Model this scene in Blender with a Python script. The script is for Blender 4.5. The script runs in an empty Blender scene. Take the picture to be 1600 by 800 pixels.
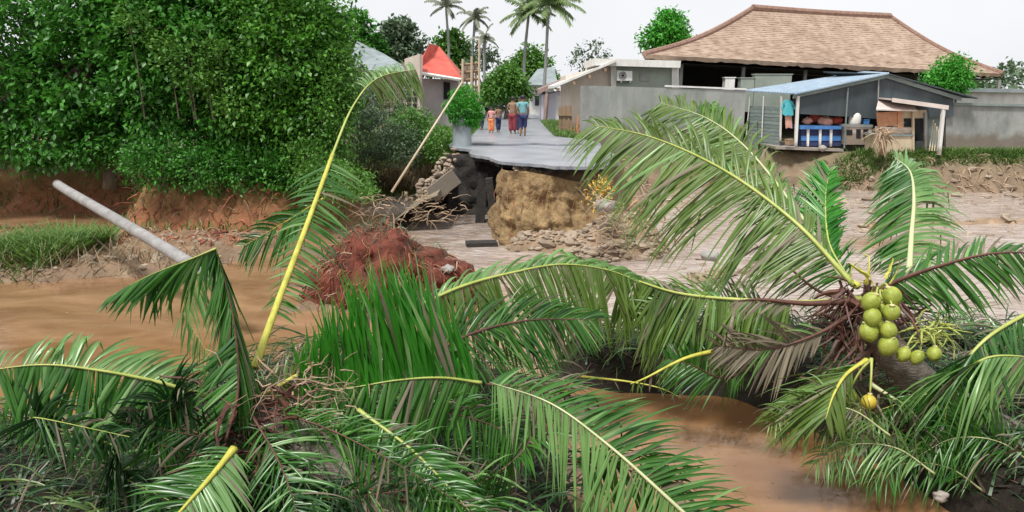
import bpy, bmesh, math, random
import numpy as np
from mathutils import Vector, noise, Matrix
SC = bpy.context.scene
COL = SC.collection
rnd = random.Random(7)
rng = np.random.default_rng(7)

# ------------------------------------------------------------------ camera
F_PX = 1150.0
CAM_H = 4.2
PITCH = math.atan(260 / F_PX)
cam = bpy.data.cameras.new('camera')
cam.sensor_width = 36
cam.lens = F_PX / 1600 * 36
cam.clip_start = 0.05
cam.clip_end = 3000
cam_o = bpy.data.objects.new('camera', cam)
COL.objects.link(cam_o)
cam_o.location = (0, 0, CAM_H)
cam_o.rotation_euler = (math.pi / 2 - PITCH, 0, 0)
SC.camera = cam_o
CP, SP = math.cos(PITCH), math.sin(PITCH)

# ------------------------------------------------------------------ sky and light
SUN_EL, SUN_AZ = math.radians(62), math.radians(-145)     # azimuth from +Y towards +X
world = bpy.data.worlds.new('World')
SC.world = world
world.use_nodes = True
wn = world.node_tree
bg = wn.nodes['Background']
sky = wn.nodes.new('ShaderNodeTexSky')
sky.sky_type = 'NISHITA'
sky.sun_disc = False
sky.sun_elevation = SUN_EL
sky.sun_rotation = SUN_AZ
sky.dust_density = 4
sc10 = wn.nodes.new('ShaderNodeVectorMath'); sc10.operation = 'SCALE'; sc10.inputs['Scale'].default_value = 0.10
wn.links.new(sky.outputs[0], sc10.inputs[0])
mx = wn.nodes.new('ShaderNodeMix'); mx.data_type = 'RGBA'
mx.inputs['Factor'].default_value = 0.9
wn.links.new(sc10.outputs[0], mx.inputs['A'])
# overcast deck: soft uneven cloud, almost white
tc = wn.nodes.new('ShaderNodeTexCoord')
nz = wn.nodes.new('ShaderNodeTexNoise'); nz.inputs['Scale'].default_value = 2.2; nz.inputs['Detail'].default_value = 4
wn.links.new(tc.outputs['Generated'], nz.inputs['Vector'])
cr = wn.nodes.new('ShaderNodeValToRGB')
cr.color_ramp.elements[0].position = 0.3; cr.color_ramp.elements[0].color = (0.98, 1.0, 1.04, 1)
cr.color_ramp.elements[1].position = 0.7; cr.color_ramp.elements[1].color = (1.15, 1.15, 1.16, 1)
wn.links.new(nz.outputs[0], cr.inputs[0])
wn.links.new(cr.outputs[0], mx.inputs['B'])
wn.links.new(mx.outputs['Result'], bg.inputs['Color'])
bg.inputs['Strength'].default_value = 0.74
sl = bpy.data.lights.new('sun', 'SUN')
sl.energy = 3.0
sl.angle = math.radians(10)
sl.color = (1.0, 0.97, 0.92)
so = bpy.data.objects.new('sun', sl)
COL.objects.link(so)
sd_ = Vector((math.sin(SUN_AZ) * math.cos(SUN_EL), math.cos(SUN_AZ) * math.cos(SUN_EL), math.sin(SUN_EL)))
so.rotation_euler = sd_.to_track_quat('Z', 'Y').to_euler()
SC.view_settings.view_transform = 'Standard'
SC.view_settings.look = 'None'
SC.view_settings.exposure = 0.38
SC.view_settings.gamma = 1
SC.render.engine = 'CYCLES'
SC.cycles.max_bounces = 6
SC.cycles.transparent_max_bounces = 4


# ------------------------------------------------------------------ helpers
def at(u, v, Y):
    """world point at distance Y seen at photo position (u, v)"""
    a, b = (u - 800) / F_PX, (400 - v) / F_PX
    t = Y / (CP + b * SP)
    return Vector((a * t, Y, CAM_H + t * (b * CP - SP)))


def gz(u, v, z):
    """world point at height z seen at (u, v)"""
    a, b = (u - 800) / F_PX, (400 - v) / F_PX
    t = (z - CAM_H) / (b * CP - SP)
    return Vector((a * t, t * (CP + b * SP), z))


def lin(hexs):
    out = []
    for i in (0, 2, 4):
        c = int(hexs[i:i + 2], 16) / 255
        out.append(c / 12.92 if c < .04045 else ((c + .055) / 1.055) ** 2.4)
    return tuple(out)


def mat(name, c1, c2=None, scale=3.0, rough=0.8, bump=0.0, bscale=None, spec=0.5, detail=6, island=False,
        translucent=0.0, metallic=0.0, stretch=None, attr=None, c3=None, tcol=None, dirt=None):
    m = bpy.data.materials.new(name)
    m.use_nodes = True
    nt = m.node_tree
    p = nt.nodes['Principled BSDF']
    p.inputs['Roughness'].default_value = rough
    p.inputs['Specular IOR Level'].default_value = spec
    p.inputs['Metallic'].default_value = metallic
    c2 = c2 or c1
    tco = nt.nodes.new('ShaderNodeTexCoord')
    vec = tco.outputs['Object']
    if stretch:
        mp = nt.nodes.new('ShaderNodeMapping')
        mp.inputs['Scale'].default_value = stretch
        nt.links.new(vec, mp.inputs['Vector'])
        vec = mp.outputs[0]
    nzz = nt.nodes.new('ShaderNodeTexNoise')
    nzz.inputs['Scale'].default_value = scale
    nzz.inputs['Detail'].default_value = detail
    nzz.inputs['Roughness'].default_value = 0.65
    nt.links.new(vec, nzz.inputs['Vector'])
    fac = nzz.outputs[0]
    if island:
        gi = nt.nodes.new('ShaderNodeNewGeometry')
        ad = nt.nodes.new('ShaderNodeMath'); ad.operation = 'MULTIPLY_ADD'
        ad.inputs[1].default_value = 0.5
        sb = nt.nodes.new('ShaderNodeMath'); sb.operation = 'MULTIPLY_ADD'
        sb.inputs[1].default_value = 1.0; sb.inputs[2].default_value = -0.25
        nt.links.new(nzz.outputs[0], sb.inputs[0])
        nt.links.new(gi.outputs['Random Per Island'], ad.inputs[0])
        nt.links.new(sb.outputs[0], ad.inputs[2])
        fac = ad.outputs[0]
    r = nt.nodes.new('ShaderNodeValToRGB')
    r.color_ramp.elements[0].position = 0.3 if not island else 0.15
    r.color_ramp.elements[1].position = 0.7 if not island else 0.85
    r.color_ramp.elements[0].color = (*c1, 1)
    r.color_ramp.elements[1].color = (*c2, 1)
    if c3:
        e = r.color_ramp.elements.new(0.93 if island else 0.8)
        e.color = (*c3, 1)
    nt.links.new(fac, r.inputs[0])
    colout = r.outputs[0]
    if attr:
        va = nt.nodes.new('ShaderNodeAttribute'); va.attribute_name = attr
        ml = nt.nodes.new('ShaderNodeMix'); ml.data_type = 'RGBA'; ml.blend_type = 'MULTIPLY'
        ml.inputs['Factor'].default_value = 1
        nt.links.new(va.outputs['Color'], ml.inputs['A'])
        nt.links.new(colout, ml.inputs['B'])
        colout = ml.outputs['Result']
    if dirt:   # mud left by the flood up to an uneven line on the wall
        gp = nt.nodes.new('ShaderNodeNewGeometry'); sx = nt.nodes.new('ShaderNodeSeparateXYZ')
        nt.links.new(gp.outputs['Position'], sx.inputs[0])
        dn = nt.nodes.new('ShaderNodeTexNoise'); dn.inputs['Scale'].default_value = 1.3; dn.inputs['Detail'].default_value = 7
        nt.links.new(gp.outputs['Position'], dn.inputs['Vector'])
        da = nt.nodes.new('ShaderNodeMath'); da.operation = 'MULTIPLY_ADD'; da.inputs[1].default_value = 1.1
        nt.links.new(dn.outputs[0], da.inputs[0]); nt.links.new(sx.outputs['Z'], da.inputs[2])
        dm = nt.nodes.new('ShaderNodeMapRange'); dm.inputs['From Min'].default_value = dirt + .55; dm.inputs['From Max'].default_value = dirt + .85
        dm.inputs['To Min'].default_value = .75; dm.inputs['To Max'].default_value = 0
        nt.links.new(da.outputs[0], dm.inputs['Value'])
        dx = nt.nodes.new('ShaderNodeMix'); dx.data_type = 'RGBA'; dx.inputs['B'].default_value = (.17, .13, .09, 1)
        nt.links.new(dm.outputs[0], dx.inputs['Factor']); nt.links.new(colout, dx.inputs['A']); colout = dx.outputs['Result']
    nt.links.new(colout, p.inputs['Base Color'])
    if bump:
        n2 = nt.nodes.new('ShaderNodeTexNoise')
        n2.inputs['Scale'].default_value = bscale or scale * 4
        n2.inputs['Detail'].default_value = 8
        nt.links.new(vec, n2.inputs['Vector'])
        bp = nt.nodes.new('ShaderNodeBump')
        bp.inputs['Strength'].default_value = bump
        bp.inputs['Distance'].default_value = 0.05
        nt.links.new(n2.outputs[0], bp.inputs['Height'])
        nt.links.new(bp.outputs[0], p.inputs['Normal'])
    if translucent:
        tr = nt.nodes.new('ShaderNodeBsdfTranslucent')
        if tcol:
            tr.inputs['Color'].default_value = (*tcol, 1)
        else:
            nt.links.new(colout, tr.inputs['Color'])
        ms = nt.nodes.new('ShaderNodeMixShader')
        ms.inputs[0].default_value = translucent
        nt.links.new(p.outputs[0], ms.inputs[1])
        nt.links.new(tr.outputs[0], ms.inputs[2])
        nt.links.new(ms.outputs[0], nt.nodes['Material Output'].inputs['Surface'])
    return m


ROOTLOC = {}


def empty(name, loc, label, cat, group=None):
    o = bpy.data.objects.new(name, None)
    COL.objects.link(o)
    o.location = loc
    o.empty_display_size = 0.2
    o['label'] = label
    o['category'] = cat
    if group:
        o['group'] = group
    ROOTLOC[o] = Vector(loc)
    return o


def tag(o, label=None, cat=None, group=None, kind=None):
    if label: o['label'] = label
    if cat: o['category'] = cat
    if group: o['group'] = group
    if kind: o['kind'] = kind
    return o


def link(name, me, m, parent=None, smooth=False, loc=(0, 0, 0)):
    o = bpy.data.objects.new(name, me)
    COL.objects.link(o)
    if m is not None and not me.materials:
        me.materials.append(m)
    if parent is not None:
        o.parent = parent
        ROOTLOC[o] = ROOTLOC.get(parent, Vector((0, 0, 0)))
    else:
        o.location = loc
        ROOTLOC[o] = Vector(loc)
    if smooth:
        me.polygons.foreach_set('use_smooth', [True] * len(me.polygons))
    return o


def mesh_np(name, V, Fq, m, parent=None, smooth=False, base=None):
    """V (n,3) world coordinates, faces = list or int array of quads/tris"""
    V = np.asarray(V, dtype=np.float64)
    org = ROOTLOC.get(parent, Vector((0, 0, 0))) if parent is not None else Vector(base or (0, 0, 0))
    V = V - np.array(org)
    me = bpy.data.meshes.new(name)
    if isinstance(Fq, np.ndarray):
        k = Fq.shape[1]
        me.vertices.add(len(V)); me.vertices.foreach_set('co', V.ravel())
        me.loops.add(Fq.size); me.loops.foreach_set('vertex_index', Fq.ravel().astype(np.int32))
        me.polygons.add(len(Fq))
        me.polygons.foreach_set('loop_start', np.arange(0, Fq.size, k, dtype=np.int32))
        me.polygons.foreach_set('loop_total', np.full(len(Fq), k, dtype=np.int32))
        me.update(calc_edges=True); me.validate()
    else:
        me.from_pydata([tuple(v) for v in V], [], Fq)
        me.update()
    return link(name, me, m, parent, smooth, org)


class MB:
    def __init__(s):
        s.v = []; s.f = []

    def add(s, vs, fs):
        n = len(s.v)
        s.v.extend([tuple(v) for v in vs]); s.f.extend([tuple(i + n for i in f) for f in fs])
        return s

    def box(s, c, size, rz=0.0, rx=0.0, ry=0.0, taper=1.0):
        R = Matrix.Rotation(rz, 3, 'Z') @ Matrix.Rotation(ry, 3, 'Y') @ Matrix.Rotation(rx, 3, 'X')
        c = Vector(c); vs = []
        for z in (-.5, .5):
            k = taper if z > 0 else 1
            for x, y in ((-.5, -.5), (.5, -.5), (.5, .5), (-.5, .5)):
                vs.append(c + R @ Vector((x * size[0] * k, y * size[1] * k, z * size[2])))
        return s.add(vs, [(3, 2, 1, 0), (4, 5, 6, 7), (0, 1, 5, 4), (1, 2, 6, 5), (2, 3, 7, 6), (3, 0, 4, 7)])

    def prism(s, poly, ext):
        """closed polygon (world points) extruded along ext"""
        n = len(poly); ext = Vector(ext)
        vs = [Vector(p) for p in poly] + [Vector(p) + ext for p in poly]
        fs = [tuple(range(n)), tuple(range(2 * n - 1, n - 1, -1))]
        for i in range(n):
            j = (i + 1) % n
            fs.append((i, i + n, j + n, j))
        return s.add(vs, fs)

    def px(s, pts, Y, depth):
        return s.prism([at(u, v, Y) for u, v in pts], (0, depth, 0))

    def tube(s, pts, radii, k=6, flat=1.0, cap=True):
        pts = [Vector(p) for p in pts]
        if not isinstance(radii, (list, tuple)):
            radii = [radii] * len(pts)
        rings = []
        up = Vector((0.13, 0.21, 1)).normalized()
        for i, p in enumerate(pts):
            t = (pts[min(i + 1, len(pts) - 1)] - pts[max(i - 1, 0)])
            if t.length < 1e-6: t = Vector((0, 0, 1))
            t.normalize()
            a = t.cross(up)
            if a.length < .05: a = t.cross(Vector((1, 0, 0)))
            a.normalize(); b = t.cross(a).normalized()
            rings.append([p + a * math.cos(2 * math.pi * j / k) * radii[i] + b * math.sin(2 * math.pi * j / k) * radii[i] * flat for j in range(k)])
        vs = [q for r in rings for q in r]; fs = []
        for i in range(len(pts) - 1):
            for j in range(k):
                j2 = (j + 1) % k
                fs.append((i * k + j, i * k + j2, (i + 1) * k + j2, (i + 1) * k + j))
        if cap:
            fs.append(tuple(range(k - 1, -1, -1)))
            n = (len(pts) - 1) * k
            fs.append(tuple(range(n, n + k)))
        return s.add(vs, fs)

    def blob(s, c, r, seg=10, rings=7, amp=0.0, seed=0, fr=1.5, rot=None):
        c = Vector(c); vs = []; fs = []
        r = Vector(r) if not isinstance(r, (int, float)) else Vector((r, r, r))
        for i in range(rings + 1):
            th = math.pi * i / rings
            for j in range(seg):
                ph = 2 * math.pi * j / seg
                d = Vector((math.sin(th) * math.cos(ph), math.sin(th) * math.sin(ph), math.cos(th)))
                k = 1 + amp * noise.noise(d * fr + Vector((seed * 7.1, seed * 3.3, 0)))
                q = Vector((d.x * r.x, d.y * r.y, d.z * r.z)) * k
                if rot is not None: q = rot @ q
                vs.append(c + q)
        for i in range(rings):
            for j in range(seg):
                j2 = (j + 1) % seg
                fs.append((i * seg + j, (i + 1) * seg + j, (i + 1) * seg + j2, i * seg + j2))
        return s.add(vs, fs)

    def build(s, name, m, parent=None, smooth=False, base=None):
        org = ROOTLOC.get(parent, Vector((0, 0, 0))) if parent is not None else Vector(base or (0, 0, 0))
        me = bpy.data.meshes.new(name)
        me.from_pydata([tuple(Vector(v) - org) for v in s.v], [], s.f)
        me.validate(); me.update()
        return link(name, me, m, parent, smooth, org)


def spline(P, n):
    P = [Vector(p) for p in P]
    if len(P) == 2:
        return [P[0].lerp(P[1], i / n) for i in range(n + 1)]
    Q = [P[0] * 2 - P[1]] + P + [P[-1] * 2 - P[-2]]
    seg = len(P) - 1
    out = []
    for i in range(n + 1):
        t = i / n * seg
        k = min(int(t), seg - 1); f = t - k
        a, b, c, d = Q[k:k + 4]
        out.append(0.5 * ((2 * b) + (c - a) * f + (2 * a - 5 * b + 4 * c - d) * f * f + (3 * b - a - 3 * c + d) * f ** 3))
    return out


# ------------------------------------------------------------------ materials
M = {}
M['ground'] = mat('ground', (.62, .6, .58), (1.25, 1.2, 1.15), scale=1.6, rough=.85, bump=.9, bscale=9, attr='tint', spec=.35)
M['cliff'] = mat('cliff_soil', (.10, .06, .03), (.42, .29, .14), scale=3.2, rough=.95, bump=1.0, bscale=14, c3=(.38, .13, .06))
M['redsoil'] = mat('red_soil', (.045, .014, .010), (.21, .055, .032), scale=3.0, rough=.95, bump=1.0, bscale=9)
M['root'] = mat('root', (.12, .035, .02), (.46, .17, .09), scale=6, rough=.85, island=True, c3=(.55, .38, .25))
M['rootlight'] = mat('dry_root', (.25, .17, .10), (.50, .38, .26), scale=6, rough=.85, island=True)
M['asphalt'] = mat('asphalt', (.20, .21, .235), (.36, .375, .41), scale=.8, rough=.3, bump=.15, bscale=40, spec=.5)
M['asphalt_and_hollow_shade'] = mat('asphalt_and_hollow_shade', (.015, .014, .013), (.05, .045, .04), scale=5, rough=.9, bump=.6)  # broken asphalt; this near-black also paints the hollow's shade
M['concrete'] = mat('concrete', (.19, .20, .19), (.36, .37, .355), scale=1.5, rough=.9, bump=.3, bscale=14, stretch=(1, 1, .5), dirt=2.05)
M['wallgrey'] = mat('render_grey', (.19, .21, .20), (.37, .39, .37), scale=.9, rough=.9, bump=.2, bscale=10, stretch=(1, 1, .35), dirt=2.45)
M['coping'] = mat('coping_white', (.62, .62, .62), (.82, .82, .82), scale=2, rough=.7)
M['white'] = mat('white_paint', (.56, .55, .51), (.84, .83, .80), scale=2.0, rough=.65, stretch=(1, 1, .35), dirt=1.75)
M['cream'] = mat('cream_paint', (.50, .41, .34), (.78, .68, .60), scale=1.3, rough=.75, stretch=(1, 1, .4), dirt=2.3)
M['lilac'] = mat('lilac_paint', (.55, .53, .62), (.72, .70, .80), scale=1.0, rough=.75)
M['greengrey'] = mat('green_grey_paint', (.24, .28, .24), (.34, .38, .33), scale=1.5, rough=.8)
M['thatch'] = mat('thatch', (.28, .19, .135), (.47, .355, .27), scale=1.1, rough=.95, bump=.5, bscale=26, stretch=(1.2, 1.2, .8))
M['thatchdark'] = mat('thatch_ridge', (.20, .11, .08), (.34, .22, .17), scale=5, rough=.95, bump=.8)
M['dark'] = mat('dark_interior', (.008, .008, .010), (.02, .02, .022), scale=2, rough=.9)  # near-black colour stands in for shade inside halls, shed and openings
M['tarp'] = mat('slate_tarp', (.03, .042, .047), (.07, .09, .10), scale=1.6, rough=.7, stretch=(1, 1, .3))
M['sheet'] = mat('blue_roof_sheet', (.20, .28, .36), (.36, .46, .56), scale=2.5, rough=.4, metallic=.2)
M['slat'] = mat('grey_green_board', (.13, .17, .165), (.25, .30, .28), scale=3, rough=.8, stretch=(1, 1, 5))
M['blue'] = mat('blue_paint', (.03, .12, .35), (.08, .25, .55), scale=4, rough=.5)
M['navy'] = mat('navy_cloth', (.02, .03, .09), (.04, .05, .14), scale=8, rough=.9)
M['teal'] = mat('teal_cloth', (.05, .38, .45), (.12, .52, .58), scale=8, rough=.9)
M['tealpale'] = mat('pale_teal_cloth', (.12, .33, .36), (.22, .46, .48), scale=8, rough=.9)
M['maroon'] = mat('maroon_cloth', (.16, .02, .03), (.32, .06, .08), scale=10, rough=.9)
M['brownshirt'] = mat('brown_cloth', (.24, .14, .09), (.34, .22, .15), scale=10, rough=.9)
M['pink'] = mat('pink_cloth', (.62, .26, .26), (.75, .38, .36), scale=8, rough=.9)
M['orange'] = mat('orange_cloth', (.70, .18, .06), (.82, .30, .12), scale=8, rough=.9)
M['whitecloth'] = mat('white_cloth', (.6, .6, .6), (.78, .78, .76), scale=8, rough=.9)
M['skin'] = mat('brown_skin', (.20, .11, .07), (.28, .16, .10), scale=8, rough=.6)
M['hair'] = mat('black_hair', (.01, .01, .012), (.025, .02, .02), scale=20, rough=.5)
M['redroof'] = mat('red_roof', (.42, .055, .035), (.62, .12, .08), scale=1.5, rough=.6)
M['greyroof'] = mat('grey_roof', (.16, .20, .21), (.30, .34, .35), scale=1.5, rough=.7)
M['brownroof'] = mat('brown_roof', (.22, .15, .13), (.38, .28, .25), scale=2.5, rough=.8)
M['wood'] = mat('weathered_wood', (.20, .13, .08), (.40, .28, .18), scale=4, rough=.85, stretch=(1, 1, .2))
M['woodpale'] = mat('pale_wood', (.45, .36, .24), (.62, .52, .38), scale=3, rough=.8, stretch=(1, 1, .3))
M['orangewood'] = mat('orange_ply', (.42, .19, .09), (.58, .30, .17), scale=3, rough=.7)
M['pinksheet'] = mat('pink_grey_sheet', (.50, .42, .38), (.68, .60, .56), scale=2, rough=.7)
M['pole'] = mat('grey_pole', (.17, .165, .16), (.35, .34, .33), scale=3.5, rough=.75, bump=.25, bscale=20)
M['bark'] = mat('bark', (.09, .07, .05), (.20, .16, .12), scale=6, rough=.95, bump=.8, stretch=(1, 1, .3))
M['palmbark'] = mat('palm_bark', (.13, .11, .09), (.28, .24, .20), scale=5, rough=.95, bump=.7, stretch=(1, 1, 3))
M['leaf'] = mat('broad_leaf', (.014, .085, .010), (.10, .35, .038), scale=.7, rough=.42, island=True, translucent=.3, c3=(.22, .50, .08))
M['leafmid'] = mat('mid_leaf', (.022, .10, .010), (.13, .36, .035), scale=.9, rough=.42, island=True, translucent=.3, c3=(.28, .48, .08))
M['leafyel'] = mat('light_leaf', (.05, .16, .02), (.15, .34, .05), scale=.8, rough=.5, island=True, translucent=.3, c3=(.28, .42, .08))
M['leafbright'] = mat('bright_leaf', (.04, .24, .02), (.10, .44, .04), scale=1.5, rough=.5, island=True, translucent=.3, c3=(.20, .55, .08))
M['leafdull'] = mat('dull_leaf', (.06, .11, .055), (.14, .21, .11), scale=.8, rough=.6, island=True, translucent=.25)
M['leafdry'] = mat('dry_leaf', (.16, .12, .07), (.34, .27, .16), scale=2, rough=.8, island=True, translucent=.15)
M['litter'] = mat('dead_litter', (.035, .025, .016), (.13, .095, .06), scale=2, rough=.85, island=True, c3=(.30, .23, .15))  # dead leaves, darkened to carry the shade between the fronds
M['farpalm'] = mat('far_palm_leaf', (.10, .17, .06), (.24, .34, .13), scale=1, rough=.5, island=False, translucent=.3)
M['farpalmgrey'] = mat('far_palm_grey', (.16, .19, .13), (.30, .33, .24), scale=1, rough=.6, translucent=.3)
M['grass'] = mat('grass_blade', (.05, .12, .02), (.15, .26, .05), scale=1, rough=.6, island=True, translucent=.3, c3=(.28, .30, .10))
M['palmleaf'] = mat('palm_leaflet', (.012, .075, .010), (.075, .24, .025), scale=1.2, rough=.33, island=True, translucent=.28, c3=(.20, .38, .08), spec=.7)
M['palmleafshade'] = mat('palm_leaflet_shade', (.006, .030, .008), (.030, .10, .018), scale=2, rough=.4, island=True, translucent=.2, c3=(.10, .18, .05), spec=.5)  # green leaflets with the foreground shade put into their colour
M['palmleafpale'] = mat('palm_leaflet_pale', (.08, .22, .05), (.27, .46, .15), scale=2, rough=.32, island=True, translucent=.3, c3=(.42, .52, .32), spec=.7)  # sky sheen on glossy leaflets put into a paler colour
M['palmleafolive'] = mat('palm_leaflet_olive', (.04, .085, .010), (.17, .28, .045), scale=2, rough=.38, island=True, translucent=.3, c3=(.38, .46, .18), spec=.7)
M['palmleafbright'] = mat('palm_leaflet_bright', (.012, .12, .008), (.06, .32, .02), scale=2, rough=.4, island=True, translucent=.35, c3=(.12, .36, .05))
M['palmleafdead'] = mat('palm_leaflet_dead', (.09, .075, .05), (.26, .22, .15), scale=2, rough=.7, island=True, translucent=.1, c3=(.48, .44, .36))
M['rachis'] = mat('midrib_green', (.28, .34, .06), (.46, .50, .14), scale=4, rough=.4)
M['rachisyel'] = mat('midrib_yellow', (.34, .33, .035), (.58, .55, .09), scale=9, rough=.5, bump=.2, c3=(.38, .24, .06), stretch=(1, 1, .6))
M['rachispale'] = mat('midrib_pale', (.42, .46, .22), (.58, .60, .34), scale=4, rough=.4)
M['rachisdark'] = mat('midrib_dark', (.05, .025, .018), (.16, .06, .04), scale=4, rough=.6)
M['coconut'] = mat('coconut_green', (.17, .23, .025), (.42, .46, .08), scale=9, rough=.5, c3=(.30, .22, .08), bump=.15)
M['coconutyel'] = mat('coconut_yellow', (.46, .44, .05), (.58, .40, .05), scale=6, rough=.45)
M['cap'] = mat('coconut_cap', (.35, .34, .12), (.55, .50, .25), scale=6, rough=.7)
M['pebble'] = mat('rubble_stone', (.20, .15, .105), (.42, .34, .26), scale=2, rough=.85, island=True)
M['rock'] = mat('grey_stone', (.22, .21, .20), (.40, .38, .35), scale=3, rough=.85, bump=.6)
M['metal'] = mat('galvanised', (.45, .46, .47), (.6, .6, .6), scale=3, rough=.45, metallic=.5)
M['glass'] = mat('window_glass', (.02, .025, .03), (.04, .05, .06), scale=2, rough=.1)
M['red'] = mat('red_cloth', (.28, .03, .02), (.42, .08, .05), scale=6, rough=.9)
M['salmon'] = mat('salmon_cloth', (.5, .25, .2), (.65, .38, .3), scale=6, rough=.9)
M['planter'] = mat('planter_grey', (.22, .26, .28), (.34, .38, .40), scale=2, rough=.8)


def water_mat():
    m = bpy.data.materials.new('muddy_water'); m.use_nodes = True
    nt = m.node_tree; p = nt.nodes['Principled BSDF']
    geo = nt.nodes.new('ShaderNodeNewGeometry')
    mp = nt.nodes.new('ShaderNodeMapping'); mp.inputs['Scale'].default_value = (.55, .9, 1)
    nt.links.new(geo.outputs['Position'], mp.inputs['Vector'])
    n1 = nt.nodes.new('ShaderNodeTexNoise'); n1.inputs['Scale'].default_value = .9; n1.inputs['Detail'].default_value = 6
    n1.inputs['Distortion'].default_value = 1.2
    nt.links.new(mp.outputs[0], n1.inputs['Vector'])
    # silt colour changes along the flow: clay brown in the still pools, pale churned silt in the current
    va = nt.nodes.new('ShaderNodeAttribute'); va.attribute_name = 'silt'
    ra = nt.nodes.new('ShaderNodeValToRGB')
    ra.color_ramp.elements[0].position = .35; ra.color_ramp.elements[0].color = (.20, .100, .042, 1)
    ra.color_ramp.elements[1].position = .7; ra.color_ramp.elements[1].color = (.36, .205, .100, 1)
    rb = nt.nodes.new('ShaderNodeValToRGB')
    rb.color_ramp.elements[0].position = .38; rb.color_ramp.elements[0].color = (.30, .225, .18, 1)
    rb.color_ramp.elements[1].position = .62; rb.color_ramp.elements[1].color = (.50, .43, .385, 1)
    n3 = nt.nodes.new('ShaderNodeTexNoise'); n3.inputs['Scale'].default_value = 3.0; n3.inputs['Detail'].default_value = 7; n3.inputs['Distortion'].default_value = 1.6
    nt.links.new(mp.outputs[0], n3.inputs['Vector'])
    av = nt.nodes.new('ShaderNodeMath'); av.operation = 'MULTIPLY_ADD'; av.inputs[1].default_value = .5
    hf = nt.nodes.new('ShaderNodeMath'); hf.operation = 'MULTIPLY'; hf.inputs[1].default_value = .5
    nt.links.new(n3.outputs[0], hf.inputs[0]); nt.links.new(n1.outputs[0], av.inputs[0]); nt.links.new(hf.outputs[0], av.inputs[2])
    nt.links.new(n1.outputs[0], ra.inputs[0]); nt.links.new(av.outputs[0], rb.inputs[0])
    mm = nt.nodes.new('ShaderNodeMix'); mm.data_type = 'RGBA'
    nt.links.new(va.outputs['Fac'], mm.inputs['Factor'])
    nt.links.new(ra.outputs[0], mm.inputs['A']); nt.links.new(rb.outputs[0], mm.inputs['B'])
    nt.links.new(mm.outputs['Result'], p.inputs['Base Color'])
    p.inputs['IOR'].default_value = 1.45
    mr = nt.nodes.new('ShaderNodeMapRange'); mr.inputs['To Min'].default_value = .03; mr.inputs['To Max'].default_value = .16
    nt.links.new(va.outputs['Fac'], mr.inputs['Value']); nt.links.new(mr.outputs[0], p.inputs['Roughness'])
    n2 = nt.nodes.new('ShaderNodeTexNoise'); n2.inputs['Scale'].default_value = 4.5; n2.inputs['Detail'].default_value = 7
    n2.inputs['Distortion'].default_value = .8
    nt.links.new(mp.outputs[0], n2.inputs['Vector'])
    bs = nt.nodes.new('ShaderNodeMapRange'); bs.inputs['To Min'].default_value = .07; bs.inputs['To Max'].default_value = 1.0
    nt.links.new(va.outputs['Fac'], bs.inputs['Value'])
    b = nt.nodes.new('ShaderNodeBump'); b.inputs['Distance'].default_value = .08
    nt.links.new(bs.outputs[0], b.inputs['Strength'])
    nt.links.new(n2.outputs[0], b.inputs['Height']); nt.links.new(b.outputs[0], p.inputs['Normal'])
    return m


M['water'] = water_mat()


# ------------------------------------------------------------------ terrain
def sdist(poly, X, Y):
    P = np.array(poly, float)
    D = np.full(X.shape, 1e9); ins = np.zeros(X.shape, bool)
    for i in range(len(P)):
        x1, y1 = P[i]; x2, y2 = P[(i + 1) % len(P)]
        ex, ey = x2 - x1, y2 - y1
        t = np.clip(((X - x1) * ex + (Y - y1) * ey) / (ex * ex + ey * ey + 1e-12), 0, 1)
        D = np.minimum(D, (X - x1 - t * ex) ** 2 + (Y - y1 - t * ey) ** 2)
        c = ((y1 > Y) != (y2 > Y)) & (X < ex * (Y - y1) / (ey if abs(ey) > 1e-12 else 1e-12) + x1)
        ins ^= c
    D = np.sqrt(D)
    return np.where(ins, D, -D)


def sm(t):
    t = np.clip(t, 0, 1)
    return t * t * (3 - 2 * t)


_g = np.random.default_rng(3)
_w = [(_g.normal(size=2), _g.uniform(0, 6.28)) for _ in range(40)]


def fbm(X, Y, f0=0.35, octs=5):
    out = np.zeros(X.shape); a = 1.0; k = 0
    for o in range(octs):
        s = np.zeros(X.shape)
        for j in range(8):
            d, ph = _w[(k) % 40]; k += 1
            d = d / np.linalg.norm(d)
            s += np.sin((X * d[0] + Y * d[1]) * f0 * 6.28 * (1 + .25 * (j % 4)) + ph + 1.5 * np.sin(X * d[1] * f0 * 3 + ph))
        out += a * s / 5
        a *= .5; f0 *= 2.03
    return out


def PX(lst, z):
    return [tuple(gz(u, v, z)[:2]) for u, v in lst]


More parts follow.
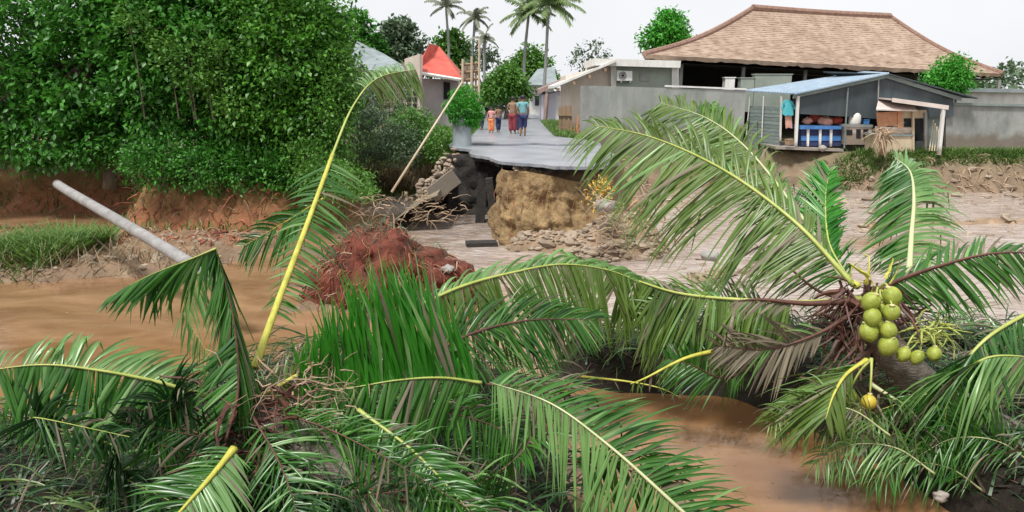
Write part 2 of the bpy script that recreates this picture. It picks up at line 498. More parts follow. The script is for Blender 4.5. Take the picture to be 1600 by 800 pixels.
C_RED = (.30, .125, .065); C_MUD = (.25, .185, .13); C_GRASS = (.13, .15, .05); C_MUD_SHADE = (.022, .017, .012)  # last entry: wet mud with the shade between fallen fronds put in
C_OLIVE = (.17, .16, .09); C_SAND = (.40, .28, .18); C_BROWN = (.24, .16, .10); C_GREY = (.30, .27, .25)
REG = [
    ([(-90, 300), (-90, 24), (-14, 25), (-12.4, 22.2), (-9, 21.1), (-6.4, 20.9), (-5.2, 22.5), (-5.2, 29.8), (-3.3, 30), (-2.7, 25), (-2.2, 25), (-2.2, 300)], 1.45, 1.5, C_GRASS, .5),
    ([(-120, 400), (-120, 33), (-2, 31), (4, 31), (4, 400)], 2.05, 3.0, C_OLIVE, .4),
    ([(-.25, 20.5), (2.5, 20.4), (3.5, 21.2), (3.4, 300), (-2.4, 300), (-2.3, 25.8), (-.2, 25.6)], 2.02, .25, C_BROWN, .1),
    ([(3, 20.8), (4.4, 21.4), (5.4, 26), (6.5, 30.8), (11, 32.4), (13, 31.6), (15, 30.2), (20, 29.8), (40, 29.8), (120, 29.8), (120, 400), (3, 400)], 1.5, 2.0, C_OLIVE, .5),
    ([(1.0, 17.0), (3.4, 17.0), (4.8, 18.2), (5.4, 20.6), (4, 22), (.6, 21)], .85, 1.9, C_SAND, .9),
    ([(6, 20), (12, 21.6), (18, 22.5), (26, 22.5), (26, 25), (17, 25), (9, 23.6)], .10, 1.5, C_SAND, 1.2),
    ([(3.2, 15.0), (6, 15.6), (8, 17.6), (6, 18.2), (3.4, 17)], .09, 1.2, C_SAND, 1.0),
    ([(-40, 13.2), (-11, 15.2), (-8.0, 15.9), (-6.2, 17.6), (-5.5, 20), (-6, 22), (-40, 23)], .22, 1.2, C_BROWN, .7),
    ([(-5.3, 12.9), (-1.2, 13.2), (-.9, 14.9), (-2.0, 16.3), (-4.4, 16.4)], .12, .9, C_BROWN, .4),
    ([(-.6, 18.9), (1.0, 18.2), (3.2, 17.4), (4, 21), (-.3, 21.5)], .42, 1.1, C_SAND, .5),
    (PX([(-400, 640), (120, 640), (330, 590), (420, 555), (560, 545), (700, 560), (860, 575), (1000, 582), (1060, 600), (960, 604), (860, 625), (920, 680), (960, 760), (990, 900), (990, 1500), (-2000, 1500)], .35), .55, .7, C_MUD_SHADE, .25),
    (PX([(960, 592), (800, 560), (860, 520), (1100, 510), (1300, 505), (1500, 515), (1900, 520), (2600, 520), (2600, 1300), (1640, 900), (1500, 800), (1400, 725), (1310, 675), (1220, 635), (1140, 600)], .35), .6, .8, C_MUD_SHADE, .25),
]


def height(X, Y, want_col=False):
    N = fbm(X, Y); N2 = fbm(X + 31, Y - 17, 1.3, 3)
    H = np.full(X.shape, -.55) + .08 * N
    Cc = np.zeros(X.shape + (3,)); Cc[:] = (.40, .315, .25)
    riv = sm((X + .3 * (Y - 14) - 2.4) / 2.5) * sm((Y - 14.5) / 2) * sm((32 - Y) / 2)
    rid = 1 - np.abs(fbm(X * .55 + 9, Y * 1.5, .35, 4)) * 1.3
    H = H * (1 - riv) + riv * (-.215 + .20 * rid)
    for poly, h, e, c, na in REG:
        s = sdist(poly, X, Y)
        f = sm((s + na * .35 * N) / e)
        hh = -.55 + (h + .55) * f + na * .10 * N2 * f
        w = hh > H
        H = np.where(w, hh, H)
        cm = sm((s + na * .35 * N) / e * 1.1 - .35)[..., None]
        base = np.array(C_RED if (c == C_GRASS) else (C_MUD if c not in (C_MUD_SHADE, C_RED) else c))
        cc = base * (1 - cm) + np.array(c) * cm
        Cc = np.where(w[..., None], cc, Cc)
    # bank under the photographer
    near = sm((7.0 - Y) / 5.2)
    H = np.maximum(H, np.where(Y < 7.5, -.6 + 3.0 * near + .05 * N, -9))
    if want_col:
        # red laterite only near the left bank
        return H, Cc
    return H


def axis(lo, hi, step, far, n):
    a = list(np.arange(lo, hi, step)); g = step; x = hi
    out = []
    while x < far:
        out.append(x); x += g; g *= n
    out.append(far)
    g = step; x = lo; pre = []
    while x > -far:
        x -= g; g *= n; pre.append(max(x, -far))
    return np.array(sorted(set(np.round(pre + a + out, 4))))


xs = axis(-16, 18, .13, 1200, 1.14)
ys = axis(4.5, 34, .12, 1500, 1.13)
ys = ys[ys > -60]
XX, YY = np.meshgrid(xs, ys)
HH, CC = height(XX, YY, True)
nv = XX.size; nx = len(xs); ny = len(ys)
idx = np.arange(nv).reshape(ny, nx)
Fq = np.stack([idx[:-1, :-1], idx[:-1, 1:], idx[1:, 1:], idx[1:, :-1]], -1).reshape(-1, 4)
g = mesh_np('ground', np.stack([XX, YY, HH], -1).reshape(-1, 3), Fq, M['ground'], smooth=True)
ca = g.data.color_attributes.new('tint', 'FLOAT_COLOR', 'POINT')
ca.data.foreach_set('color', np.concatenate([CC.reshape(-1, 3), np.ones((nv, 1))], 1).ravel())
tag(g, kind='structure')


def hzv(x, y):
    x = np.asarray(x, float); y = np.asarray(y, float)
    i = np.clip(np.searchsorted(xs, x) - 1, 0, nx - 2); j = np.clip(np.searchsorted(ys, y) - 1, 0, ny - 2)
    fx = (x - xs[i]) / (xs[i + 1] - xs[i]); fy = (y - ys[j]) / (ys[j + 1] - ys[j])
    return (HH[j, i] * (1 - fx) + HH[j, i + 1] * fx) * (1 - fy) + (HH[j + 1, i] * (1 - fx) + HH[j + 1, i + 1] * fx) * fy


def hz(x, y):
    return float(hzv(x, y))


# water
wx = np.arange(-60, 70.1, .5); wy = np.arange(2, 36.1, .5)
WX, WY = np.meshgrid(wx, wy)
silt = sm((WX + .35 * (WY - 13) + 1.2 + .8 * fbm(WX, WY, .08, 2)) / 3.0) * sm((WY - 10.6) / 2.2)
silt = np.maximum(silt, sm((WY - 17.5) / 2.5) * sm((WX + 3.2) / 1.5))
silt = np.maximum(silt, sm((WY - 24) / 2.5) * sm((WX + 6) / 1.5))
silt = np.maximum(silt, .10 * sm((WY - 11) / 2) * sm((1 - WX) / 2))
silt = silt * (1 - .85 * sm(1 - np.hypot((WX - 10.6) / 3.2, (WY - 20.0) / 2.0)))
iw = np.arange(WX.size).reshape(WX.shape)
Fw = np.stack([iw[:-1, :-1], iw[:-1, 1:], iw[1:, 1:], iw[1:, :-1]], -1).reshape(-1, 4)
w = mesh_np('water', np.stack([WX, WY, np.zeros(WX.shape)], -1).reshape(-1, 3), Fw, M['water'])
wa = w.data.attributes.new('silt', 'FLOAT', 'POINT'); wa.data.foreach_set('value', silt.ravel())
tag(w, kind='structure')


# ------------------------------------------------------------------ vegetation builders
def leaves_np(P, Nrm, size, fold=.25, aspect=.55, droop=.35, seed=0):
    """rhombic folded leaves at P (n,3) pointing along Nrm-ish directions. 6 verts, 4 tris as quads"""
    r = np.random.default_rng(seed)
    n = len(P)
    D = Nrm + r.normal(0, .75, (n, 3)); D[:, 2] -= droop
    D /= np.linalg.norm(D, axis=1)[:, None] + 1e-9
    A = r.normal(0, .5, (n, 3)) + np.array([0, 0, 1.0])
    W = np.cross(D, A); W /= np.linalg.norm(W, axis=1)[:, None] + 1e-9
    U = np.cross(W, D)
    L = (size * r.uniform(.6, 1.3, n))[:, None]
    w = L * aspect * .5
    p0 = P; p1 = P + D * L * .45 + W * w + U * w * fold; p2 = P + D * L - U * L * .12; p3 = P + D * L * .45 - W * w + U * w * fold
    pm = P + D * L * .5
    V = np.stack([p0, p1, p2, p3, pm], 1).reshape(-1, 3)
    b = (np.arange(n) * 5)[:, None]
    Fq = np.concatenate([b + np.array([[0, 1, 4, 0]])[:, :3], b + np.array([[1, 2, 4]]), b + np.array([[4, 2, 3]]), b + np.array([[0, 4, 3]])], 1).reshape(-1, 3)
    return V, Fq


def crown_pts(blobs, n, seed, cluster=14, spread=.28, shell=.55):
    r = np.random.default_rng(seed)
    vol = np.array([b[1][0] * b[1][1] * b[1][2] for b in blobs]) ** .67
    k = max(1, n // cluster)
    bi = r.choice(len(blobs), k, p=vol / vol.sum())
    d = r.normal(size=(k, 3)); d /= np.linalg.norm(d, axis=1)[:, None]
    rad = shell + (1.05 - shell) * r.random(k) ** .6
    C = np.array([b[0] for b in blobs])[bi]; R = np.array([b[1] for b in blobs])[bi]
    lump = 1 + .16 * np.sin(d[:, 0] * 5 + bi) * np.cos(d[:, 2] * 6 + bi * 2)
    cc = C + d * R * (rad * lump)[:, None]
    P = np.repeat(cc, cluster, 0) + r.normal(0, spread, (k * cluster, 3)) * np.array([1, 1, .7])
    return P, np.repeat(d, cluster, 0)


def tree(name, base, top, blobs, n, size, leafm, label, cat, group=None, trunk_r=.15, limbs=6, seed=1, spread=.28, cluster=14, droop=.35, shell=.55, barkm=None, lean=0):
    """base, top: world points of trunk; blobs world centres/radii"""
    root = empty(name, base, label, cat, group)
    rr = random.Random(seed)
    b = Vector(base); t = Vector(top)
    pts = [b - Vector((0, 0, .3))] + [b.lerp(t, i / 5) + Vector((rr.uniform(-1, 1), rr.uniform(-1, 1), 0)) * trunk_r * .8 * (i > 0) for i in range(6)]
    MB().tube(pts, [trunk_r * (1.35 if i == 0 else 1.15 - i * .13) for i in range(7)], 8).build('trunk', barkm or M['bark'], root, True)
    for i in range(limbs):
        bl = blobs[i % len(blobs)]
        s = b.lerp(t, rr.uniform(.45, .95))
        e = Vector(bl[0]) + Vector([rr.uniform(-.6, .6) * q for q in bl[1]])
        mid = s.lerp(e, .5) + Vector((rr.uniform(-.2, .2), rr.uniform(-.2, .2), rr.uniform(0, .3)))
        q = spline([s, mid, e], 7)
        mb = MB().tube(q, [trunk_r * .5 * (1 - .11 * j) for j in range(8)], 6)
        for _ in range(3):
            s2 = q[rr.randrange(3, 7)]; e2 = s2 + Vector((rr.uniform(-1, 1), rr.uniform(-1, 1), rr.uniform(-.2, 1))) * max(bl[1]) * .6
            mb.tube([s2, s2.lerp(e2, .5) + Vector((0, 0, .1)), e2], [trunk_r * .2, trunk_r * .13, trunk_r * .05], 5)
        mb.build('limb', barkm or M['bark'], root, True)
    P, D = crown_pts(blobs, n, seed, cluster, spread, shell)
    V, Fq = leaves_np(P, D, size, seed=seed, droop=droop)
    c = mesh_np('crown', V, Fq, leafm, root)
    return root


def bush(name, blobs, n, size, leafm, label, cat='bush', group=None, seed=1, spread=.14, droop=.0, stuff=False, shell=.4, stems=True):
    cx = Vector(blobs[0][0]); base = (cx.x, cx.y, min(b[0][2] - b[1][2] for b in blobs))
    P, D = crown_pts(blobs, n, seed, 8, spread, shell)
    V, Fq = leaves_np(P, D, size, seed=seed, droop=droop)
    if stuff:
        o = mesh_np(name, V, Fq, leafm, None, base=base)
        tag(o, label, cat, group, 'stuff'); return o
    root = empty(name, base, label, cat, group)
    mesh_np('foliage', V, Fq, leafm, root)
    rr = random.Random(seed)
    mb = MB()
    for i in range(7):
        bl = blobs[i % len(blobs)]
        e = Vector(bl[0]) + Vector([rr.uniform(-.6, .6) * q for q in bl[1]])
        s = Vector((bl[0][0] * .7 + e.x * .3, bl[0][1] * .7 + e.y * .3, base[2]))
        MB().tube([s, s.lerp(e, .5) + Vector((rr.uniform(-.1, .1), 0, .05)), e], [.025, .018, .006], 5).build('stem', M['bark'], root)
    return root


def blades(name, pts, h, m, label, cat='grass', seed=1, width=.012, spread=.5, down=False, kind='stuff', parent=None, curl=.5):
    """grass-like curved blades from points; many"""
    r = np.random.default_rng(seed)
    P = np.asarray(pts, float); n = len(P)
    az = r.uniform(0, 6.283, n); hh = h * r.uniform(.45, 1.25, n)
    dx, dy = np.cos(az) * spread, np.sin(az) * spread
    sgn = -1 if down else 1
    V = []
    for k, (t, wk) in enumerate(((0, 1), (.4, .9), (.75, .6), (1, .08))):
        off = hh * (t + curl * t * t) * .8
        x = P[:, 0] + dx * off; y = P[:, 1] + dy * off; z = P[:, 2] + sgn * hh * (t - .35 * curl * t * t)
        sx, sy = -np.sin(az) * width * wk, np.cos(az) * width * wk
        V.append(np.stack([x + sx, y + sy, z], 1)); V.append(np.stack([x - sx, y - sy, z], 1))
    V = np.stack(V, 1).reshape(-1, 3)
    b = (np.arange(n) * 8)[:, None]
    Fq = np.concatenate([b + np.array([[0, 1, 3, 2]]), b + np.array([[2, 3, 5, 4]]), b + np.array([[4, 5, 7, 6]])], 1).reshape(-1, 4)
    o = mesh_np(name, V, Fq, m, parent, base=None if parent else tuple(P.mean(0)))
    if parent is None: tag(o, label, cat, None, kind)
    else: o['kind'] = 'stuff'
    return o


def twigs(name, starts, dirs, L, rad, m, label=None, cat=None, seed=1, grav=-.4, wob=.25, segs=5, parent=None, sides=4):
    rr = random.Random(seed); mb = MB()
    for s, d in zip(starts, dirs):
        p = Vector(s); d = Vector(d).normalized(); l = L * rr.uniform(.4, 1.3); r0 = rad * rr.choice([.35, .5, .7, 1, 1.3, 2.0])
        q = [p.copy()]
        for i in range(segs):
            d = (d + Vector((rr.gauss(0, wob), rr.gauss(0, wob), rr.gauss(0, wob) + grav / segs))).normalized()
            p = p + d * l / segs; q.append(p.copy())
        mb.tube(q, [r0 * (1 - .75 * i / segs) for i in range(segs + 1)], sides, cap=False)
    o = mb.build(name, m, parent, base=None if parent else tuple(starts[0]))
    if parent is None: tag(o, label, cat, None, 'stuff')
    else: o['kind'] = 'stuff'
    return o


# ---- palm fronds
def leaflet_geo(p, d, N, L, w, grav, segs=6, twist=0.0, kink=None, rr=rnd):
    """folded strap: list of verts (3 per ring) and quads"""
    d = d.normalized()
    vs = []
    q = p.copy()
    W0 = N.cross(d)
    if W0.length < .05: W0 = Vector((0, 0, 1)).cross(d)
    W0.normalize()
    W0 = Matrix.Rotation(twist, 3, d) @ W0
    for i in range(segs + 1):
        t = i / segs
        prof = (.55 + .45 * min(1, t * 5)) * (1 if t < .45 else max(.04, 1 - ((t - .45) / .55) ** 1.4))
        Wd = (W0 - d * W0.dot(d)).normalized()
        U = Wd.cross(d)
        hw = w * .5 * prof
        vs += [q + Wd * hw + U * hw * .45, q.copy(), q - Wd * hw + U * hw * .45]
        if kink and i == kink:
            d = (d * .25 + Vector((rr.uniform(-.15, .15), rr.uniform(-.15, .15), -1))).normalized()
        d = (d + Vector((0, 0, -grav / segs * (.4 + 1.2 * t)))).normalized()
        q = q + d * (L / segs)
    fs = []
    for i in range(segs):
        a = i * 3
        fs += [(a, a + 1, a + 4, a + 3), (a + 1, a + 2, a + 5, a + 4)]
    return vs, fs


def frond(parent, path, sides, n=70, r0=.03, rmat='rachis', lmat='palmleaf', w=.036, L=.9, indiv=False, seed=1,
          name='frond', trange=(.12, 1.0), prof='norm', missing=.04, group=None, label=None, rflat=.7, clump=0.10, jit=.085):
    """path: world points base->tip.  sides: list of dict(dir, fwd, grav, L)"""
    rr = random.Random(seed)
    pts = spline(path, 36)
    mb = MB().tube(pts, [max(.0035, r0 * (1.25 - .25 * min(1, i / 4)) * (1 - .88 * i / 36)) for i in range(37)], 7, rflat)
    if parent is None: raise ValueError
    fr = mb.build(name, M[rmat], parent, True)
    if label: fr['label'] = label
    if indiv == 'root': fr_parent = parent; fr.name = 'midrib'
    else: fr_parent = fr
    sv, sf, mi = [], [], []
    for si, sdn in enumerate(sides):
        nn = int(sdn.get('n', n) * (1.15 if not indiv else 1.0))
        t0, t1 = sdn.get('t', trange)
        cl = 0
        for i in range(nn):
            if rr.random() < missing: continue
            f = (i + rr.uniform(-.3, .3)) / nn
            t = t0 + (t1 - t0) * min(max(f, 0), 1)
            k = min(35.999, t * 36); k0 = int(k); ff = k - k0
            p = pts[k0].lerp(pts[k0 + 1], ff)
            T = (pts[min(k0 + 2, 36)] - pts[max(k0 - 1, 0)]).normalized()
            d0 = Vector(sdn['dir']); d1 = Vector(sdn.get('dir1', sdn['dir']))
            S = d0.lerp(d1, t)
            S = S - T * S.dot(T) * sdn.get('proj', .85)
            S.normalize()
            fw = sdn.get('fwd', .6) * (1 + .5 * t)
            d = S + T * fw
            if rr.random() < clump: cl = rr.gauss(0, .17)
            d = d.normalized() + Vector((rr.gauss(0, jit), rr.gauss(0, jit), rr.gauss(0, jit))) + T * cl
            N = T.cross(S).normalized()
            lp = (.45 + .55 * min(1, (t - t0) / .22)) * (1 if t < .5 else 1 - .62 * ((t - .5) / .5) ** 1.6)
            l = sdn.get('L', L) * lp * rr.uniform(.82, 1.12)
            kk = rr.choice([2, 3, 4]) if rr.random() < sdn.get('kink', .09) else None
            vs, fs = leaflet_geo(p, d, N, l, w * rr.uniform(.6, 1.1) * (.75 + .25 * lp), sdn.get('grav', .6) * rr.uniform(.7, 1.4), 6,
                                 rr.gauss(sdn.get('twist', 0), .35), kk, rr)
            if indiv:
                q_ = rr.random(); mm = 'palmleafdead' if q_ < .05 else ('palmleafpale' if q_ < .15 else sdn.get('mat', lmat))
                o = MB().add(vs, fs).build('leaflet', M[mm], fr_parent, True)
            else:
                q_ = rr.random(); mi += [1 if q_ < .07 else (2 if q_ < .15 else 0)] * len(fs)
                b = len(sv); sv += vs; sf += [tuple(x + b for x in q) for q in fs]
    if sv:
        o = MB().add(sv, sf).build('leaflets', M[lmat], fr_parent, True)
        o.data.materials.append(M['palmleafdead']); o.data.materials.append(M['palmleafpale'])
        if len(o.data.polygons) == len(mi): o.data.polygons.foreach_set('material_index', mi)
        o['kind'] = 'stuff'
    return fr


def PP(lst):
    return [at(*p) for p in lst]

# ================================================================== ROAD
ROAD = [(-2.3, 27.5), (-2.0, 26.2), (-1.45, 25.4), (-1.3, 23.5), (-.75, 22.6), (-.45, 21.3), (.05, 20.7), (.7, 20.3), (1.2, 19.75), (1.9, 19.6), (2.5, 19.9), (2.9, 20.6), (3.1, 21.2), (3.25, 22.5)]
edge = []
for i in range(len(ROAD) - 1):
    a, b = Vector(ROAD[i]), Vector(ROAD[i + 1])
    for k in range(5):
        q = a.lerp(b, k / 5); edge.append((q.x + rnd.uniform(-.06, .06), q.y + rnd.uniform(-.09, .09)))
edge.append(ROAD[-1])
mb = MB()
mb.prism([(x, y, 2.20) for x, y in edge] + [(3.3, 250, 2.20), (-2.3, 250, 2.20)], (0, 0, -.085))
r = mb.build('road', M['asphalt'], base=(0, 30, 2.2)); tag(r, kind='structure')
mb = MB()   # broken foundation under the asphalt lip
mb.prism([(x * .95, y + .4 + rnd.uniform(-.12, .12), 2.11) for x, y in edge] + [(3.1, 60, 2.11), (-2.2, 60, 2.11)], (0, 0, -.13))
o = mb.build('road_base', M['asphalt_and_hollow_shade'], base=(0, 30, 2)); tag(o, kind='structure')
mb = MB()   # second, newer layer that stops short of the break
up = [(-2.25, 27.2), (-1.4, 27.5), (-.2, 27.0), (.9, 27.6), (1.7, 26.9), (2.5, 27.4), (3.25, 27.1)]
mb.prism([(x, y, 2.27) for x, y in up] + [(2.9, 29.5, 2.27), (1.9, 31.5, 2.27), (1.7, 240, 2.27), (-1.6, 240, 2.27), (-1.75, 29.5, 2.27)], (0, 0, -.064))
o = mb.build('road_surface', M['asphalt'], base=(0, 30, 2.27)); tag(o, kind='structure')

# soil block under the road, with its washed out face
OUT = spline([(-.15, 25.6, 0), (-.2, 22.5, 0), (-.25, 20.6, 0), (.25, 20.1, 0), (1.1, 20.1, 0), (1.75, 20.35, 0), (2.4, 21.2, 0), (3.1, 22.6, 0), (3.6, 25, 0)], 110)
V = []; rows = 34
for i, q in enumerate(OUT):
    T = (OUT[min(i + 1, 110)] - OUT[max(i - 1, 0)]).normalized(); nrm = Vector((-T.y, T.x, 0)) * -1
    if nrm.dot(q - Vector((1.5, 23, 0))) < 0: nrm = -nrm
    side = max(0, min(1, (i - 30) / 40))
    for j in range(rows):
        t = j / (rows - 1)
        z = 2.03 * (1 - t) - .3 * t
        out = (.22 + 1.25 * side ** 1.1) * t ** 1.5
        z -= .5 * max(0, side - .35) * (1 - t)
        p = Vector((q.x, q.y, z)) + nrm * out
        n = noise.fractal(p * 1.5, 1, 2, 6)
        n2 = noise.fractal(Vector((p.x * 3.2, p.y * 3.2, p.z * .55)), 1, 2, 4)
        n3 = noise.fractal(p * 5.0, .9, 2, 4)
        p += nrm * (n * .20 + n2 * .20 + n3 * .10) * min(1, t * 4 + .15)
        V.append(tuple(p))
fs = [(i * rows + j, (i + 1) * rows + j, (i + 1) * rows + j + 1, i * rows + j + 1) for i in range(110) for j in range(rows - 1)]
o = mesh_np('embankment', V, fs, M['cliff'], smooth=True, base=(1, 20, 0)); tag(o, kind='structure')
fr = [Vector(V[i * rows + j]) for i in range(25, 95, 2) for j in range(3, rows - 2, 3)]
st = [p + Vector((0, -.02, 0)) for p in rnd.sample(fr, 120)]
twigs('exposed_roots', st, [(rnd.uniform(-.5, .5), -.6, -.6) for _ in st], .35, .008, M['root'],
      'thin roots sticking out of the yellow washed-out soil face under the road', 'roots', 3, grav=-1.2)
# left side of the wash-out, stones and a tilted slab
mb = MB()
for k in range(75):
    t_ = rnd.random(); c = at(702 - 58 * t_ + rnd.gauss(0, 9), 248 + 80 * t_ + rnd.gauss(0, 10), rnd.uniform(22.6, 24.2))
    mb.blob(c, (rnd.uniform(.04, .15), rnd.uniform(.05, .14), rnd.uniform(.04, .10)), 7, 5, .5, k)
o = mb.build('rubble', M['pebble'], base=tuple(at(680, 300, 23))); tag(o, 'pale stones spilling down the broken bank left of the dark hollow', 'rubble', kind='stuff')
V = []; R1, R2 = 46, 26
for i in range(R1):
    for j in range(R2):
        u = i / (R1 - 1); t = j / (R2 - 1)
        y = 30 - 8.2 * u
        x = -2.0 + .25 * math.sin(u * 5) - (1.3 + .6 * u) * t ** 1.1 * 1.0
        z = 2.0 * (1 - u * .45) * (1 - t ** 1.5 * 1.15)
        p = Vector((x + .9 * u * (1 - t) * 0, y, z)); n = noise.fractal(p * 1.3, 1, 2, 5)
        V.append((p.x + n * .2, p.y + n * .15, p.z + n * .16))
fs = [(i * R2 + j, i * R2 + j + 1, (i + 1) * R2 + j + 1, (i + 1) * R2 + j) for i in range(R1 - 1) for j in range(R2 - 1)]
o = mesh_np('road_shoulder', V, fs, mat('shoulder_soil', (.12, .10, .06), (.30, .25, .18), scale=3, rough=.9, bump=1, bscale=12), smooth=True, base=(-2.5, 24, 0)); tag(o, kind='structure')
V = []
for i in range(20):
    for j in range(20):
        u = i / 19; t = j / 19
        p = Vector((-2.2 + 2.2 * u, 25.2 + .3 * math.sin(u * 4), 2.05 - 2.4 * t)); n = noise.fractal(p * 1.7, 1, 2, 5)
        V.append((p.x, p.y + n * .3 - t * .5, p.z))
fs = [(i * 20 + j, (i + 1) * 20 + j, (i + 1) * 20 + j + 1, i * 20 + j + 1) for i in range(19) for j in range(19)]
o = mesh_np('hollow_wall', V, fs, M['asphalt_and_hollow_shade'], smooth=True, base=(-1, 25, 0)); tag(o, kind='structure')  # soil wall coloured near-black to put the hollow's shade in
mb = MB(); mb.box(at(693, 290, 22.6), (1.0, .14, .5), rz=.3, ry=-.62)
mb.build('concrete_slab', M['concrete'], base=tuple(at(716, 298, 22.4)))
tag(bpy.data.objects['concrete_slab'], 'tilted grey concrete slab fallen at the mouth of the dark hollow under the road', 'slab')
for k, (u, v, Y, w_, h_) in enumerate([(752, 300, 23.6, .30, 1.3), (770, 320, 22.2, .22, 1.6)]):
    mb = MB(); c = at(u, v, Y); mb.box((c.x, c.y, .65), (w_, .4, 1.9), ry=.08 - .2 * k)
    o = mb.build('broken_pillar', M['asphalt_and_hollow_shade'], base=(c.x, c.y, 0))
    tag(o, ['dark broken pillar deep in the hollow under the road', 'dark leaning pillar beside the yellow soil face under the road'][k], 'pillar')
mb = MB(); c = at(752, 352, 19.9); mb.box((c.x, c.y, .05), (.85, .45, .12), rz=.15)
o = mb.build('concrete_slab', M['asphalt_and_hollow_shade'], base=tuple(c)); tag(o, 'dark flat slab lying in the muddy water below the broken road', 'slab')


# ================================================================== red root clump
def lump(name, pieces, m, label, cat, seed=0, fr=1.1, amp=.38, kind=None):
    mb = MB()
    for k, (c, r) in enumerate(pieces):
        c = Vector(c); seg, rings = 56, 40
        vs = []; fs = []
        for i in range(rings + 1):
            th = math.pi * i / rings
            for j in range(seg):
                ph = 2 * math.pi * j / seg
                d = Vector((math.sin(th) * math.cos(ph), math.sin(th) * math.sin(ph), math.cos(th)))
                p = c + Vector((d.x * r[0], d.y * r[1], d.z * r[2]))
                n = noise.fractal(p * fr + Vector((seed, 0, 0)), 1, 2, 6)
                n2 = noise.fractal(Vector((p.x * 4, p.y * 4, p.z * 2.0)), .8, 2, 4)
                vs.append(c + Vector((d.x * r[0], d.y * r[1], d.z * r[2])) * (1 + amp * n + .09 * n2))
        for i in range(rings):
            for j in range(seg):
                j2 = (j + 1) % seg
                fs.append((i * seg + j, (i + 1) * seg + j, (i + 1) * seg + j2, i * seg + j2))
        mb.add(vs, fs)
    base = Vector(pieces[0][0]); base.z = 0
    root = empty(name, base, label, cat)
    o = mb.build('soil', m, root, True)
    return root, o


c0 = at(600, 408, 14.6)
RC, soil = lump('uprooted_root_clump', [((c0.x + .0, 14.7, .5), (1.2, 1.0, .88)), ((c0.x - .8, 14.5, .3), (.8, .75, .66)), ((c0.x + .85, 14.5, .2), (1.0, .8, .58)), ((c0.x + .4, 14.3, .3), (.8, .6, .7))], M['redsoil'],
                'big red-brown clump of soil and roots standing in the flood water', 'root clump', 5)
wv = [soil.matrix_world @ v.co + ROOTLOC[RC] for v in soil.data.vertices]
fc = [v for v in wv if v.y < 15.0 and v.z > .05]
ss = rnd.sample(fc, 1500)
ctr = Vector((c0.x, 14.9, .3))
twigs('roots', ss[:1150], [(p - ctr).normalized() * .7 + Vector((rnd.uniform(-.9, .9), -.3, rnd.uniform(-.9, .3))) for p in ss[:1150]], .34, .010, M['root'], parent=RC, seed=4, grav=-1.6, wob=.3)
twigs('dry_roots', ss[1150:1500], [(p - ctr).normalized() + Vector((rnd.uniform(-.8, .8), -.2, -.1)) for p in ss[1150:1500]], .36, .008, M['rootlight'], parent=RC, seed=5, grav=-1.2, wob=.3)
cm = MB()
for k, p in enumerate(rnd.sample(fc, 110)):
    q_ = rnd.uniform(.02, .06); cm.blob(p, (q_ * 1.3, q_, q_), 7, 5, .7, k)
o = cm.build('clods', M['redsoil'], RC); o['kind'] = 'stuff'
tp = [v for v in wv if v.z > .85]
blades('top_grass', [rnd.choice(tp) for _ in range(700)], .22, M['leafdull'], None, seed=8, width=.008, spread=1.0, parent=RC)

# left bank: roots hanging down the red cut
st, dr = [], []
while len(st) < 1350:
    x = rnd.uniform(-21, -5.4); y = rnd.uniform(19.0, 26)
    z = hz(x, y)
    if z < .12 or z > 1.5: continue
    st.append(Vector((x, y - .05, z + .08))); dr.append((rnd.uniform(-.8, .8), -.8, rnd.uniform(-.5, .6)))
twigs('bank_roots', st[:800], dr[:800], .6, .022, M['root'], 'red-brown roots hanging over the washed-out left bank', 'roots', 9, grav=-1.3, wob=.3)
twigs('dry_stalks', st[800:], dr[800:], .6, .013, M['rootlight'], 'pale dry stalks lying tangled on the left bank', 'stalks', 10, grav=-.8, wob=.3)


# ================================================================== left trees
G_ = 'dense trees on the left bank'


def bl(u, v, Y, rx, ry, rz):
    return (tuple(at(u, v, Y)), (rx, ry, rz))


tree('broadleaf_tree', (-13.3, 24.3, 1.3), at(120, 60, 25), [bl(60, 30, 25.5, 3.0, 2.2, 2.2), bl(150, 110, 24.5, 2.2, 1.8, 1.5), bl(110, 175, 24.6, 1.6, 1.5, .9), bl(-60, 90, 25, 3.2, 2.3, 2.8), bl(190, 0, 25, 2.4, 2, 1.6), bl(20, 180, 24.5, 1.6, 1.3, .7), bl(60, 222, 24.2, 1.5, .9, .7), bl(150, 215, 24, 1.3, .9, .8), bl(-60, 215, 24.4, 1.6, .9, .9), bl(210, 210, 24, 1.0, .8, .8)],
     44000, .21, M['leaf'], 'dark broad-leaved tree at the far left with its trunk in deep shade', 'tree', G_, .2, 9, 11, spread=.25, cluster=44, shell=.62)
tree('broadleaf_tree', (-9.7, 24.6, 1.3), at(300, 60, 24.6), [bl(290, 70, 24.3, 2.3, 2.0, 1.9), bl(340, 0, 24.8, 2.6, 2, 1.9), bl(250, 150, 23.9, 1.5, 1.4, 1.1), bl(360, 160, 23.8, 1.7, 1.4, 1.2), bl(240, -30, 25, 2, 2, 1.7)],
     42000, .20, M['leaf'], 'middle tree of the dense green mass, pale new leaves at its centre', 'tree', G_, .17, 9, 12, spread=.25, cluster=44, shell=.62)
tree('broadleaf_tree', (-7.2, 23.8, 1.3), at(450, 70, 23.8), [bl(455, 110, 23.3, 1.6, 1.5, 1.7), bl(440, 30, 24, 1.7, 1.6, 1.4), bl(495, 170, 23.0, 1.0, 1.1, 1.6), bl(410, 190, 23.2, 1.3, 1.2, 1.3), bl(490, 70, 23.6, 1.1, 1.1, 1.2)],
     34000, .17, M['leafmid'], 'rightmost tree of the green mass, its side hanging over the bank', 'tree', G_, .13, 8, 13, spread=.25, cluster=44, shell=.62)
